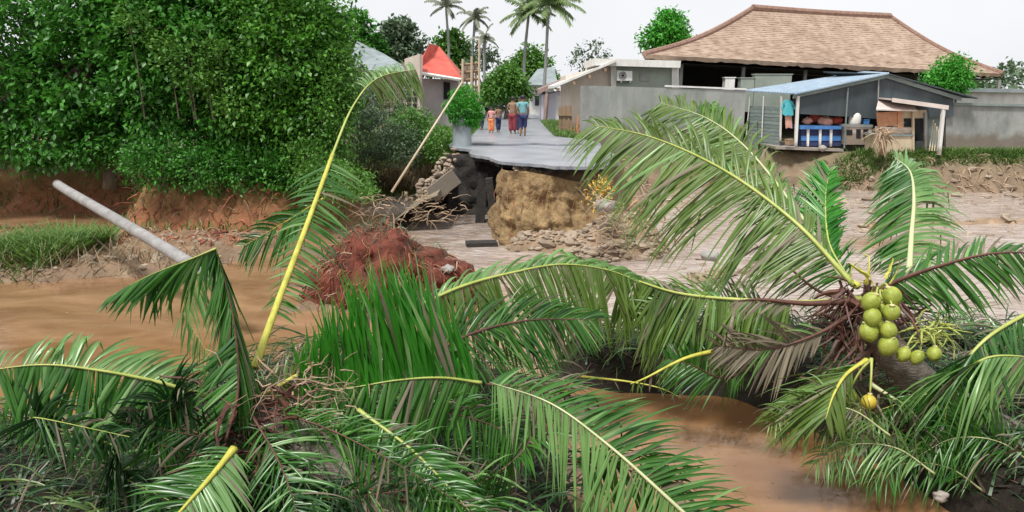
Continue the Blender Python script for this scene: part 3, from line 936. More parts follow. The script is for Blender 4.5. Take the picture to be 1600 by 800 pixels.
bush('leafy_branches', [bl(300, 95, 22.1, .8, .5, .9), bl(330, 130, 22.0, .5, .4, .5), bl(270, 75, 22.3, .6, .5, .4), bl(345, 85, 22.2, .5, .4, .4), bl(215, 40, 22.4, .5, .4, .5), bl(360, 165, 21.9, .4, .4, .4)], 3200, .14, M['leafyel'], 'light yellow-green young shoots in front of the dark middle tree', 'shoots', seed=21)
bush('thicket', [bl(40, 215, 29, 2.4, 1, 1.2), bl(160, 215, 29, 2.4, 1, 1.3), bl(280, 215, 28.5, 2.4, 1, 1.4), bl(400, 210, 28, 2.2, 1, 1.4), bl(-90, 200, 29, 2.6, 1, 1.6), bl(100, 150, 31, 2.6, 1, 1.2), bl(-60, 120, 31, 2.6, 1, 1.5)], 14000, .22, M['leaf'], 'dark thicket filling the shade behind the left bank trees', 'thicket', stuff=True, seed=25)
bush('creeper_bush', [bl(510, 200, 22.2, .75, .7, 1.2), bl(530, 120, 22.8, .7, .7, 1.0), bl(490, 250, 21.8, .9, .7, .7)], 6500, .12, M['leafyel'], 'bright climbing bush at the right edge of the dense trees', 'bush', seed=22)
bush('low_bush', [bl(540, 285, 20.8, .7, .6, .45), bl(500, 270, 21.2, .6, .5, .5), bl(570, 300, 20.4, .35, .4, .22)], 3600, .10, M['leafyel'], 'low green bush leaning over the water behind the root clump', 'bush', seed=23)
for k, (u, v, s_, lab) in enumerate([(240, 255, .62, 'leafy weeds below the middle tree near the left end of the bank'), (320, 262, .6, 'leafy weeds on the bank below the trunk of the middle tree'),
                                     (400, 262, .6, 'leafy weeds on the bank between the middle and right tree'), (460, 272, .5, 'leafy weeds on the bank under the rightmost tree')]):
    bush('weed_bush', [bl(u, v, 22.2, 1.0, .7, s_ * 1.15), bl(u + 30, v - 20, 22.9, .9, .6, s_ * 1.4)], 4200, .12, M['leaf'], lab, 'bush', 'weed bushes along the left bank', 30 + k)
pts = [(x, y, hz(x, y)) for x, y in [(rnd.uniform(-22, -5.5), rnd.uniform(20.8, 26)) for _ in range(5200)]]
blades('bank_grass', pts, .34, M['grass'], 'short grass and weeds growing along the top of the left bank', seed=31, width=.014, spread=.6)
# left water edge: green mat
pts = [(x, y, hz(x, y)) for x, y in [(-10.6 - abs(rnd.gauss(0, 1.2)), rnd.gauss(17.9, .7)) for _ in range(3200)]]
blades('sedge_patch', pts, .55, M['grass'], 'dark green sedge patch at the left edge beside the grey pole', seed=32, width=.02, spread=.9)
pts = [(x, y, hz(x, y) + .02) for x, y in [(rnd.uniform(-13, -6), rnd.uniform(15.2, 17.8)) for _ in range(900)]]
blades('flood_straw', pts, .4, M['leafdry'], 'flattened straw and twigs left on the mud beside the grey pole', 'straw', seed=33, width=.012, spread=1.6, curl=.05)

# ================================================================== olive bank left of the road
bush('bank_bush', [bl(580, 215, 28.5, .9, .8, 1.0), bl(625, 225, 28.2, .9, .8, .8), bl(560, 180, 29, .7, .7, .8)], 5200, .13, M['leafdull'], 'dull green bush under the tip of the tall leaning frond', 'bush', seed=41)
bush('bank_bush', [bl(655, 205, 29.5, .8, .7, .8), bl(690, 225, 28.6, .6, .6, .6), bl(640, 190, 30, .8, .6, .6)], 4600, .12, M['leafyel'], 'light green bush beside the round planter bush', 'bush', seed=42)
bush('bank_bush', [bl(605, 165, 31, 1.1, .8, .9), bl(560, 140, 32, 1.1, .9, .9)], 4600, .13, M['leafdull'], 'olive bush in front of the cream wall with hanging fronds over it', 'bush', seed=43)
pts = [(x, y, hz(x, y)) for x, y in [(rnd.uniform(-7, -2.5), rnd.uniform(29, 34)) for _ in range(3500)]]
blades('tall_grass', pts, .8, M['grass'], 'tall grass on the low bank left of the road', seed=44, width=.02, spread=.4)
pts = [(p.x, p.y, p.z) for p in [at(rnd.uniform(560, 700), rnd.uniform(255, 288), 30.2) for _ in range(1600)]]
blades('hanging_grass', pts, .35, M['leafdry'], 'olive and straw coloured grass hanging over the low bank left of the road', seed=45, width=.015, spread=.8, down=True)
# planter with round bush
c = at(722, 222, 27.0); root = empty('round_planter_bush', (c.x, c.y, c.z), 'round bright green clipped bush on a grey pillar planter by the road', 'planter bush')
mb = MB(); mb.tube([(c.x, c.y, c.z - .3), (c.x, c.y, c.z + .15), (c.x, c.y, c.z + 1.05), (c.x, c.y, c.z + 1.12)], [.36, .34, .33, .36], 20)
mb.build('pillar', M['planter'], root, False)
cc = at(724, 168, 27.0)
P, D = crown_pts([((cc.x, cc.y, cc.z), (.60, .55, .70)), ((cc.x + .12, cc.y, cc.z - .2), (.55, .5, .5))], 9000, 5, 6, .05, .6)
V, Fq = leaves_np(P, D, .085, seed=6, droop=0); mesh_np('foliage', V, Fq, M['leafbright'], root)
# leaning thin pole
a, b = at(612, 300, 19.5), at(722, 128, 21.5)
o = MB().tube([a, b], [.035, .022], 8).build('leaning_pole', M['woodpale'], base=tuple(a), smooth=True); tag(o, 'long thin pale pole leaning towards the road out of the water', 'pole')
pts = [tuple(at(rnd.uniform(560, 650), rnd.uniform(305, 335), 24.0 + rnd.uniform(-1.5, 1.5))) for _ in range(1)]

# fallen grey pole in the left water
q = [at(90, 288, 17.5), at(112, 302, 16.6), at(215, 362, 14.2), at(300, 414, 12.7), at(352, 448, 12.0)]
root = empty('fallen_pole', q[2], 'grey fallen pole lying slantwise across the left pool', 'pole')
MB().tube(spline(q, 16), [.102 + .001 * i for i in range(17)], 16).build('shaft', M['pole'], root, True)
MB().tube([q[0] + (q[0] - q[1]).normalized() * .02, q[0] + (q[0] - q[1]).normalized() * .08], [.110, .094], 16).build('end_cap', M['pole'], root)
MB().tube([q[1].lerp(q[2], .27), q[1].lerp(q[2], .30)], [.112, .112], 16).build('band', M['palmbark'], root)

# ================================================================== buildings
# --- red roofed house
root = empty('red_roof_house', at(690, 180, 38), 'small house with red hipped roof and plain grey-lilac side wall', 'house')
mb = MB(); mb.px([(652, 122), (702, 124), (716, 128), (716, 205), (652, 205)], 38, 5); mb.build('wall', mat('lilac_grey_render', (.36, .33, .36), (.52, .48, .50), scale=.8), root)
mb = MB(); mb.px([(693, 128), (703, 129), (703, 155), (693, 155)], 37.93, .05); mb.build('window', M['dark'], root)
A, B, C_, D_ = at(652, 110, 37.2), at(721, 122, 37.2), at(721, 112, 44), at(650, 106, 44)
r1, r2 = at(671, 68, 39.5), at(686, 72, 42)
mb = MB(); mb.add([A, B, C_, D_, r1, r2, A - Vector((0, 0, .12)), B - Vector((0, 0, .12)), C_ - Vector((0, 0, .12)), D_ - Vector((0, 0, .12))], [(0, 1, 5, 4), (1, 2, 5), (2, 3, 4, 5), (3, 0, 4), (0, 6, 7, 1), (1, 7, 8, 2), (9, 8, 7, 6)])
mb.build('roof', M['redroof'], root)
mb = MB().tube([A - Vector((.05, .08, .1)), B - Vector((-.05, .08, .1))], .09, 6); mb.build('gutter', M['white'], root)
# --- far house with bluish roof
root = empty('hillside_house', at(600, 120, 48), 'far house with faded blue-grey and brown roof behind the trees', 'house')
mb = MB(); mb.px([(560, 100), (640, 100), (640, 180), (560, 180)], 49, 6); mb.build('wall', M['cream'], root)
mb = MB()
A, B, C_, D_ = at(536, 108, 47), at(645, 112, 47), at(640, 108, 57), at(540, 104, 57); r1, r2 = at(558, 64, 51), at(600, 84, 51)
mb.add([A, B, C_, D_, r1, r2], [(0, 1, 5, 4), (1, 2, 5), (2, 3, 4, 5), (3, 0, 4), (3, 2, 1, 0)]); mb.build('roof', M['greyroof'], root)
# --- cream house fragment with tiled openings
root = empty('cream_wall_house', at(630, 150, 36), 'cream block wall with pierced openings behind the tall frond tip', 'house')
mb = MB(); mb.px([(632, 92), (656, 84), (656, 200), (632, 200)], 36.2, 1.2); mb.build('wall', M['cream'], root)
blk = None
for i in range(2):
    for j in range(6):
        mb = MB(); mb.px([(636 + i * 9, 122 + j * 10), (642 + i * 9, 122 + j * 10), (642 + i * 9, 129 + j * 10), (636 + i * 9, 129 + j * 10)], 36.14, .08)
        mb.build('opening_shade', M['dark'], root)  # dark panel on the wall face, painted as the opening's shade
# --- thatched open pavilion
root = empty('thatched_pavilion', at(1250, 140, 42), 'large open hall under a wide brown thatched hip roof', 'pavilion')
A, B = at(1006, 86, 38), at(1566, 116, 45); r1, r2 = at(1176, 14, 45), at(1390, 27, 49)
Cb = B + Vector((3, 15, 0)); Db = A + Vector((3.0, 16, 0))
NC = 30; th = MB()
rings = []
for i in range(NC + 1):
    f = i / NC; g_ = f - .05 * math.sin(math.pi * f)   # slight belly
    cor = [A.lerp(r1, f), B.lerp(r2, f), Cb.lerp(r2, f), Db.lerp(r1, f)]
    for c in cor: c.z -= .35 * math.sin(math.pi * f)
    rings.append(cor)
for i in range(NC):
    for sidx in range(4):
        a0, b0 = rings[i][sidx], rings[i][(sidx + 1) % 4]; a1, b1 = rings[i + 1][sidx], rings[i + 1][(sidx + 1) % 4]
        n = 90 if sidx == 0 else 24
        out = (b0 - a0).cross(Vector((0, 0, 1))).normalized()
        lo, hi, bt = [], [], []
        for k in range(n + 1):
            t = k / n; jag = rnd.uniform(-.015, .015)
            p = a0.lerp(b0, t) + Vector((0, 0, jag + .04)) + out * rnd.uniform(.0, .025); q2 = a1.lerp(b1, t) + Vector((0, 0, .03))
            lo.append(p); hi.append(q2); bt.append(p - Vector((0, 0, .045 if i else .16 + rnd.uniform(0, .1))) - out * .06)
        m_ = n + 1
        th.add(lo + hi + bt, [(k, k + 1, m_ + k + 1, m_ + k) for k in range(n)] + [(2 * m_ + k, 2 * m_ + k + 1, k + 1, k) for k in range(n)])
rf = th.build('roof', M['thatch'], root)
th = MB(); th.tube(spline([r1 + Vector((0, 0, .05)), r1.lerp(r2, .5), r2 + Vector((0, 0, .05))], 12), .22, 8)
for e0, e1 in ((A, r1), (B, r2)):
    th.tube([Vector((e0.lerp(e1, f).x, e0.lerp(e1, f).y, e0.lerp(e1, f).z - .35 * math.sin(math.pi * f) + .06)) for f in [k / 14 for k in range(15)]], .14, 7)
th.build('ridge_cap', M['thatchdark'], rf)
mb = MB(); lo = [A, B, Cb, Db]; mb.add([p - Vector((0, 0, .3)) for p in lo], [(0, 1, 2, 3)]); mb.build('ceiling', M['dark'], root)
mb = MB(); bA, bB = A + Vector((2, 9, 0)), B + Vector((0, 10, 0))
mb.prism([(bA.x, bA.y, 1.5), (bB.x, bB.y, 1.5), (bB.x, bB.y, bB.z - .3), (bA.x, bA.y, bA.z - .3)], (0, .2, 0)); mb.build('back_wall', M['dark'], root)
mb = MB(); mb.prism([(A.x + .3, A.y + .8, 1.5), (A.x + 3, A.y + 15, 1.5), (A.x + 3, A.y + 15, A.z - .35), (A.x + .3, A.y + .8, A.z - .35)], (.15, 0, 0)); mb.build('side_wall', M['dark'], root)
for u in (1062, 1151, 1245, 1330, 1432, 1500, 1580):
    f = (u - 1006) / 560; p = A.lerp(B, f)
    MB().box((p.x, p.y + .9, (p.z - .3 + 1.5) / 2), (.17, .17, p.z - .3 - 1.5)).build('post', M['concrete'], root)
# furniture inside seen as pale shapes over the wall
for k, (u, v, w_, h_, mm, lab) in enumerate([(1138, 128, .5, .45, 'white', 'white box on the ledge inside the thatched hall'), (1165, 130, .7, .5, 'greengrey', 'pale bundle beside the second post of the thatched hall'),
                                             (1205, 126, 1.9, .55, 'greengrey', 'long grey-green counter inside the thatched hall')]):
    p = at(u, v + 8, 39.5)
    root2 = empty('counter' if k == 2 else 'storage_box', p, lab, 'counter' if k == 2 else 'box')
    MB().box(p + Vector((0, 0, h_ / 2 - .6)), (w_, .5, h_ + 1.2)).build('cabinet_body', M[mm], root2)
    MB().box(p + Vector((0, 0, h_ + .03)), (w_ + .1, .56, .05)).build('lid', M[mm], root2)
# --- white house with AC
root = empty('white_flat_house', at(1000, 130, 37), 'white flat-roofed house with grey-green panel and outdoor air conditioner', 'house')
Y0 = 36.5
MB().px([(928, 91), (1064, 95), (1063, 106), (928, 102)], Y0 - .6, 5).build('roof', M['white'], root)
MB().px([(958, 100), (1058, 104), (1058, 230), (958, 230)], Y0, 4).build('wall', M['greengrey'], root)
MB().px([(955, 101), (963, 101), (963, 225), (955, 225)], Y0 - .12, .3).build('column', M['white'], root)
MB().px([(1050, 104), (1061, 104), (1061, 225), (1050, 225)], Y0 - .12, .3).build('column', M['white'], root)
MB().px([(963, 104), (1050, 107), (1050, 111), (963, 109)], Y0 - .05, .1).build('shadow_gap_beam', M['greengrey'], root)
MB().px([(1000, 114), (1015, 114), (1015, 127), (1000, 127)], Y0 - .04, .08).build('vent_panel', M['concrete'], root)
MB().px([(884, 118), (958, 100), (958, 235), (884, 235)], Y0 + .3, 4).build('side_wall', M['cream'], root)
mb = MB(); ra, rb = at(864, 138, Y0 - .7), at(962, 97, Y0 - .7); mb.prism([ra, rb, rb + Vector((0, 0, .12)), ra + Vector((0, 0, .12))], (0, 5, 0)); mb.build('porch_roof', M['white'], root)
for k in range(4):
    p = ra.lerp(rb, (k + .35) / 4)
    MB().box(p + Vector((0, .15, -.16)), (.12, .5, .14)).build('rafter_end', M['wood'], root)
ac = empty('air_conditioner', at(975, 126, Y0), 'white outdoor air conditioner unit hung on the grey-green wall', 'air conditioner')
MB().px([(964, 110), (988, 111), (988, 126), (964, 126)], Y0 - .34, .3).build('casing', M['white'], ac)
fanc = at(973, 118, Y0 - .36)
g2 = MB(); 
for rr_ in (.05, .11, .17): g2.tube([fanc + Vector((math.cos(x) * rr_, -.01, math.sin(x) * rr_)) for x in [k * math.pi / 8 for k in range(17)]], .012, 4, cap=False)
g2.tube([fanc + Vector((0, .0, 0)), fanc + Vector((0, -.02, 0))], .05, 10)
g2.build('fan_grille', M['dark'], ac)
MB().box(at(970, 128, Y0 - .2), (.05, .4, .05)).build('bracket', M['metal'], ac); MB().box(at(984, 128, Y0 - .2), (.05, .4, .05)).build('bracket', M['metal'], ac)
# --- grey boundary wall
wl = empty('boundary_wall', at(1040, 222, 32.5), 'long grey rendered boundary wall with a thin white coping', 'wall')
w0, w1, w2 = at(912, 134, 31.2), at(1040, 136, 32.4), at(1166, 141, 33.6)
mb = MB()
def wallseg(mb, a, b, z0, th=.16):
    d = (b - a); n = Vector((-d.y, d.x, 0)).normalized() * th
    mb.prism([(a.x, a.y, z0), (b.x, b.y, z0), (b.x, b.y, b.z), (a.x, a.y, a.z)], n)
wallseg(mb, w0 + Vector((.52, .2, 0)), w2, 1.2); mb.build('wall', M['wallgrey'], wl)
mb = MB(); wallseg(mb, w0, w0 + Vector((.55, .2, 0)), 1.2, .3); mb.build('end_pillar', M['concrete'], wl)
mb = MB(); a = w1 + Vector((0, -.05, .0)); b = w2 + Vector((.0, -.05, 0)); a.z = w1.z + .01; b.z = w2.z + .01
mb.prism([a, b, b + Vector((0, 0, .07)), a + Vector((0, 0, .07))], (0, .28, 0)); mb.build('coping', M['coping'], wl)
p = at(1110, 185, 31.6)
bush('wall_creeper', [((p.x, p.y, p.z), (.42, .35, .55)), ((p.x + .25, p.y, p.z - .6), (.35, .3, .6)), ((p.x - .3, p.y, p.z + .3), (.35, .3, .2))], 1500, .13, M['leafbright'], 'green leafy plant against the grey boundary wall', 'plant', seed=51)

# --- shed with corrugated roof
S0 = 33.0
sh = empty('open_shed', at(1300, 225, S0), 'open shed with blue-grey sheet roof, slate gable cloth and slatted side', 'shed')
apx, el, er = at(1384, 116, S0), at(1238, 148, S0), at(1500, 152, S0)
back = Vector((-1.2, 5.5, .25))
def sheet(a, b, ext, n, th_, name):
    mb = MB(); e = Vector(ext)
    d = b - a; nrm = d.cross(e).normalized()
    if nrm.z < 0: nrm = -nrm
    vs = []; 
    for i in range(n + 1):
        q = a + e * (i / n) + nrm * (.022 if i % 2 else -.022); vs += [q, q + d]
    m0 = len(vs); vs2 = [q - nrm * th_ for q in vs]
    fs = [(2 * i, 2 * i + 1, 2 * i + 3, 2 * i + 2) for i in range(n)] + [(m0 + 2 * i, m0 + 2 * i + 2, m0 + 2 * i + 3, m0 + 2 * i + 1) for i in range(n)]
    fs += [(0, m0, m0 + 1, 1), (2 * n, 2 * n + 1, m0 + 2 * n + 1, m0 + 2 * n)]
    return mb.add(vs + vs2, fs).build(name, M['sheet'], sh)
sl_a = at(1158, 143, S0 + 3.5); sl_b = at(1300, 112.5, S0 + 6)
mb = MB()
quad = [el + Vector((0, -.3, .05)), apx + Vector((0, -.3, .05)), at(1350, 112, S0 + 5.5), at(1160, 141.5, S0 + 3.2)]
# corrugated: strips between eave and ridge
n = 36; vs = []
for i in range(n + 1):
    t = i / n; a = quad[0].lerp(quad[3], t); b = quad[1].lerp(quad[2], t); o_ = Vector((0, 0, .03 if i % 2 else 0))
    vs += [a + o_, b + o_, a + o_ - Vector((0, 0, .05)), b + o_ - Vector((0, 0, .05))]
fs = []
for i in range(n):
    a = 4 * i; fs += [(a, a + 1, a + 5, a + 4), (a + 2, a + 6, a + 7, a + 3), (a, a + 4, a + 6, a + 2), (a + 1, a + 3, a + 7, a + 5)]
fs += [(0, 2, 3, 1)]
mb.add(vs, fs).build('roof', M['sheet'], sh)
mb = MB(); e2 = er + Vector((.6, -.3, -.02)); a2 = apx + Vector((0, -.3, .03)); mb.prism([a2, e2, e2 + Vector((-.5, 5, .2)), a2 + Vector((-.8, 5, .2))], (0, 0, -.05)); mb.build('roof', M['tarp'], sh)
for a, b in ((el, apx), (apx, er)):
    MB().prism([a + Vector((0, -.14, -.16)), b + Vector((0, -.14, -.16)), b + Vector((0, -.14, 0)), a + Vector((0, -.14, 0))], (0, .08, 0)).build('bargeboard', M['slat'], sh)
MB().prism([at(1250, 150, S0), at(1384, 120, S0), at(1490, 150, S0), at(1490, 182, S0), at(1372, 186, S0), at(1320, 182, S0), at(1250, 178, S0)], (0, .04, 0)).build('gable_cloth', M['tarp'], sh)
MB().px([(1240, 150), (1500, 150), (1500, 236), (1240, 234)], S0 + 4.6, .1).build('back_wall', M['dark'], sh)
def post(u0, v0, u1, v1, w_, m_, Y=S0, par=sh, name='post'):
    a, b = at(u0, v0, Y), at(u1, v1, Y)
    return MB().tube([a, b], [w_ * .72, w_ * .72], 4).build(name, M[m_], par)
post(1243, 228, 1247, 150, .11, 'white', S0 - .1); post(1319, 232, 1325, 137, .05, 'slat', S0 - .1); post(1371, 190, 1373, 120, .045, 'concrete', S0 - .1)
post(1219, 220, 1221, 150, .07, 'white', S0 + .6)
post(1491, 234, 1493, 152, .06, 'slat', S0 + .5)
# slatted side: boards one by one
a0, a1 = at(1168, 225, S0 + 3.0), at(1218, 225, S0 + .7)
for k in range(13):
    z = 1.55 + k * .165
    if k > 11 : continue
    c = (a0 + a1) / 2; d = a1 - a0
    MB().box((c.x, c.y, z), (d.xy.length, .04, .15), rz=math.atan2(d.y, d.x), rx=rnd.uniform(-.12, .12)).build('board', M['slat'], sh)
for (u0, v0, u1, v1, Y) in ((1166, 212, 1172, 150, S0 + 2.9), (1190, 218, 1193, 150, S0 + 1.8)):
    post(u0, v0, u1, v1, .035, 'white', Y - .08, sh, 'stud')
# floor beam & low rail
MB().px([(1212, 229), (1318, 233), (1318, 237), (1212, 233)], S0 - .15, 4).build('floor_slab', M['white'], sh)
# blue shelf front
bs = empty('blue_counter', at(1283, 228, S0), 'blue counter with white uprights under the shed roof', 'counter')
MB().px([(1252, 200), (1314, 200), (1314, 228), (1252, 228)], S0 + .3, .7).build('front_panel', M['navy'], bs)
MB().px([(1250, 196), (1315, 197), (1315, 202), (1250, 202)], S0 + .12, 1.0).build('counter_top', M['blue'], bs)
for u in (1261, 1280, 1297): 
    MB().px([(u, 202), (u + 4, 202), (u + 3, 229), (u, 229)], S0 + .2, .08).build('upright', M['white'], bs)
MB().px([(1252, 212), (1314, 212), (1314, 220), (1252, 220)], S0 + .27, .05).build('blue_panel', M['blue'], bs)
heap = [(1262, 189, .2, 'salmon', 'pink bundle of cloth at the left end of the blue counter'), (1290, 190, .3, 'salmon', 'salmon coloured heap in the middle of the blue counter'), (1308, 188, .24, 'red', 'dark red bundle at the right end of the blue counter'), (1276, 184, .28, 'red', 'dark red cloth heap behind the pink bundle')]
for k, (u, v, r_, mm, lab) in enumerate(heap):
    p = at(u, v, S0 + .5 + .3 * (k == 3)); mb = MB().blob(p, (r_ * 1.1, r_ * .8, r_ * .75), 18, 12, .45, k, 2.2)
    o = mb.build('cloth_bundle', M[mm], base=tuple(p), smooth=True); tag(o, lab, 'bundle', 'cloth bundles on the blue counter')
# laundry: teal shirt hanging between posts
tr = empty('hanging_shirt', at(1231, 160, S0 + .2), 'teal shirt hanging in the shed doorway above pink cloth', 'shirt')
mb = MB(); mb.px([(1225, 158), (1229, 156), (1234, 156), (1239, 159), (1240, 180), (1236, 181), (1232, 180), (1227, 181), (1223, 178)], S0 + .2, .1); mb.build('body', M['teal'], tr)
mb = MB(); mb.px([(1225, 158), (1221, 168), (1223, 171), (1226, 167)], S0 + .2, .08); mb.px([(1239, 159), (1243, 169), (1241, 172), (1238, 167)], S0 + .2, .08); mb.build('sleeve', M['teal'], tr)
cl = empty('hanging_cloth', at(1232, 182, S0 + .25), 'pinkish cloth hanging below the teal shirt', 'cloth')
MB().px([(1227, 181), (1237, 181), (1238, 201), (1232, 199), (1228, 201)], S0 + .3, .05).build('cloth', M['salmon'], cl)
for k, (u, v, r_, mm, lab) in enumerate([(1270, 168, .13, 'whitecloth', 'pale bag hanging near the left of the shed interior'), (1290, 172, .10, 'orangewood', 'orange-brown bag hanging in the middle of the shed'),
                                          (1306, 170, .11, 'navy', 'dark blue bag hanging beside the thin shed post'), (1345, 184, .12, 'salmon', 'pinkish bag hanging above the water drum')]):
    p = at(u, v, S0 + .6); rt = empty('hanging_bag', p, lab, 'bag', 'bags hanging in the shed')
    MB().blob(p, (r_ * .8, r_ * .5, r_ * 1.3), 12, 9, .35, k, 2).build('bag', M[mm], rt, True)
    MB().tube([p + Vector((0, 0, r_)), p + Vector((0, 0, r_ + .5))], .012, 4).build('cord', M['wood'], rt)
for k, (u, v, w_, h_, mm, lab) in enumerate([(1352, 194, .22, .2, 'blue', 'blue tub on the right end of the cabinet worktop'), (1363, 226, .3, .35, 'red', 'dark red crate on the ground beside the cabinet'),
                                             (1233, 226, .25, .22, 'wood', 'brown crate on the floor under the hanging pink cloth'), (1437, 236, .3, .4, 'planter', 'grey bin at the foot of the kiosk by the porch')]):
    p = at(u, v, S0 + (.15 if k == 0 else -.25)); rt = empty(['tub', 'crate', 'crate', 'bin'][k], p, lab, ['tub', 'crate', 'crate', 'bin'][k])
    MB().box(p + Vector((0, 0, h_ / 2)), (w_, w_, h_), rz=.3 * k, taper=1.12).build('body', M[mm], rt)
    MB().box(p + Vector((0, 0, h_)), (w_ * 1.2, w_ * 1.2, .03), rz=.3 * k).build('rim', M[mm], rt)
# kiosk cabinets right half
kb = empty('kitchen_cabinet', at(1337, 225, S0 - .3), 'white kitchen cabinet with three dark openings', 'cabinet')
MB().px([(1320, 198), (1362, 198), (1362, 226), (1320, 226)], S0, .6).build('carcass', M['cream'], kb)
MB().px([(1318, 194), (1364, 195), (1364, 199), (1318, 198)], S0 - .06, .75).build('worktop', M['concrete'], kb)
for u0, u1, v0, v1 in ((1323, 1332, 203, 211), (1338, 1345, 202, 216), (1349, 1357, 202, 216)):
    MB().px([(u0, v0), (u1, v0), (u1, v1), (u0, v1)], S0 - .02, .05).build('opening_shade', M['dark'], kb)  # dark panel on the cabinet front, painted as shade inside it
p = at(1335, 194, S0 + .2)
dr_ = empty('water_drum', p, 'white domed water drum standing on the cabinet worktop', 'drum')
MB().tube([p, p + Vector((0, 0, .05)), p + Vector((0, 0, .38)), p + Vector((0, 0, .5)), p + Vector((0, 0, .56))], [.24, .26, .26, .2, .08], 18).build('body', M['white'], dr_, True)
MB().tube([p + Vector((0, 0, .56)), p + Vector((0, 0, .62))], [.09, .08], 12).build('lid', M['concrete'], dr_)
kk = empty('plywood_kiosk', at(1400, 225, S0 - 1), 'plywood kiosk with orange shutter, dark window and green-grey base', 'kiosk')
K = S0 - 1.0
MB().px([(1368, 212), (1427, 213), (1427, 240), (1368, 240)], K, 1.0).build('base_panel', M['woodpale'], kk)
MB().px([(1366, 209), (1428, 210), (1428, 213), (1366, 212)], K - .06, 1.1).build('counter_edge', M['slat'], kk)
MB().px([(1376, 198), (1427, 200), (1427, 209), (1376, 209)], K + .02, .5).build('sill_panel', M['cream'], kk)
MB().px([(1370, 176), (1402, 174), (1404, 196), (1372, 198)], K + .05, .06).build('shutter', M['orangewood'], kk)
MB().px([(1403, 172), (1410, 172), (1410, 200), (1403, 200)], K, .12).build('post', M['orangewood'], kk)
MB().px([(1410, 172), (1448, 172), (1448, 200), (1410, 200)], K + .1, .1).build('wall', M['woodpale'], kk)
MB().px([(1413, 185), (1425, 185), (1425, 198), (1413, 198)], K + .06, .03).build('window', M['dark'], kk)
MB().px([(1429, 185), (1446, 185), (1446, 207), (1429, 207)], K + .06, .03).build('window', M['dark'], kk)
MB().px([(1426, 174), (1429, 174), (1429, 240), (1426, 240)], K - .05, .1).build('post', M['woodpale'], kk)
MB().px([(1445, 176), (1449, 176), (1449, 235), (1445, 235)], K - .05, .1).build('post', M['concrete'], kk)
mb = MB(); a, b, c, d = at(1369, 170, K - .3), at(1394, 159, K + .3), at(1440, 166, K + .3), at(1434, 172, K - .3)
mb.prism([a, d, c + Vector((0, 1.2, .25)), b + Vector((0, 1.2, .2))], (0, 0, -.06)); mb.build('roof', M['pinksheet'], kk)
lt = empty('lean_to_porch', at(1470, 238, K - .5), 'small lean-to with pale pink roof sheet and stout white corner post', 'porch')
a, b = at(1394, 154, K - .3), at(1482, 166, K - .9)
mb = MB(); mb.prism([a, b, b + Vector((.3, 3, .1)), a + Vector((0, 3, .1))], (0, 0, -.07)); mb.build('roof', M['pinksheet'], lt)
mb = MB(); mb.prism([a + Vector((0, -.03, -.14)), b + Vector((0, -.03, -.14)), b + Vector((0, -.03, .03)), a + Vector((0, -.03, .03))], (0, .03, 0)); mb.build('fascia', M['pinksheet'], lt)
post(1467, 242, 1474, 170, .12, 'white', K - .8, lt)
MB().px([(1449, 176), (1468, 178), (1466, 236), (1449, 236)], K + 1.2, .08).build('back_panel', M['slat'], lt)
for k in range(4):
    a = at(1452 + k * 4, 236, K - .3); b = at(1458 + k * 3, 188 + k * 5, K + .6)
    o = MB().tube([a, b], .025, 5).build('leaning_stick', M['woodpale'], base=tuple(a)); tag(o, ['leftmost thin pale stick in the dark porch, nearest the kiosk window', 'second thin pale stick from the left in the dark porch', 'third thin pale stick from the left in the dark porch', 'shortest pale stick in the dark porch, nearest the stout white post'][k], 'stick', 'sticks leaning in the porch')
# dry palm stump / debris in front of kiosk
ds = empty('dead_palm_stump', at(1385, 238, K - .8), 'dead brown palm shoot with splayed dry leaves in front of the kiosk', 'palm')
c = at(1379, 215, K - .8); st = [c + Vector((rnd.uniform(-.15, .15), rnd.uniform(-.1, .1), rnd.uniform(-.1, .4))) for _ in range(80)]
twigs('dry_leaves', st, [(rnd.uniform(-.8, .9), rnd.uniform(-.5, .2), rnd.uniform(-1, .6)) for _ in st], .75, .028, M['rootlight'], parent=ds, seed=61, grav=-1.2, wob=.15)
b_ = at(1379, 242, K - .8); MB().tube([b_, b_.lerp(c, .5) + Vector((.05, 0, 0)), c + Vector((0, 0, .3))], [.12, .1, .05], 9).build('trunk', M['wood'], ds, True)
# right side grey wall
gw = empty('boundary_wall', at(1540, 236, 33), 'grey wall with darker top band at the right edge beside the white post', 'wall')
MB().px([(1478, 163), (1700, 168), (1700, 246), (1478, 236)], 33.2, .2).build('wall', M['concrete'], gw)
MB().px([(1478, 160), (1700, 165), (1700, 169), (1478, 164)], 33.1, .4).build('coping', M['slat'], gw)
root = empty('white_house', at(1560, 160, 37), 'white house wall glimpsed above the grey wall at the right edge', 'house')
MB().px([(1488, 142), (1720, 146), (1720, 240), (1488, 240)], 36.5, 4).build('wall', M['white'], root)
MB().px([(1484, 137), (1722, 141), (1722, 147), (1484, 143)], 36.2, 4.6).build('roof', M['greyroof'], root)

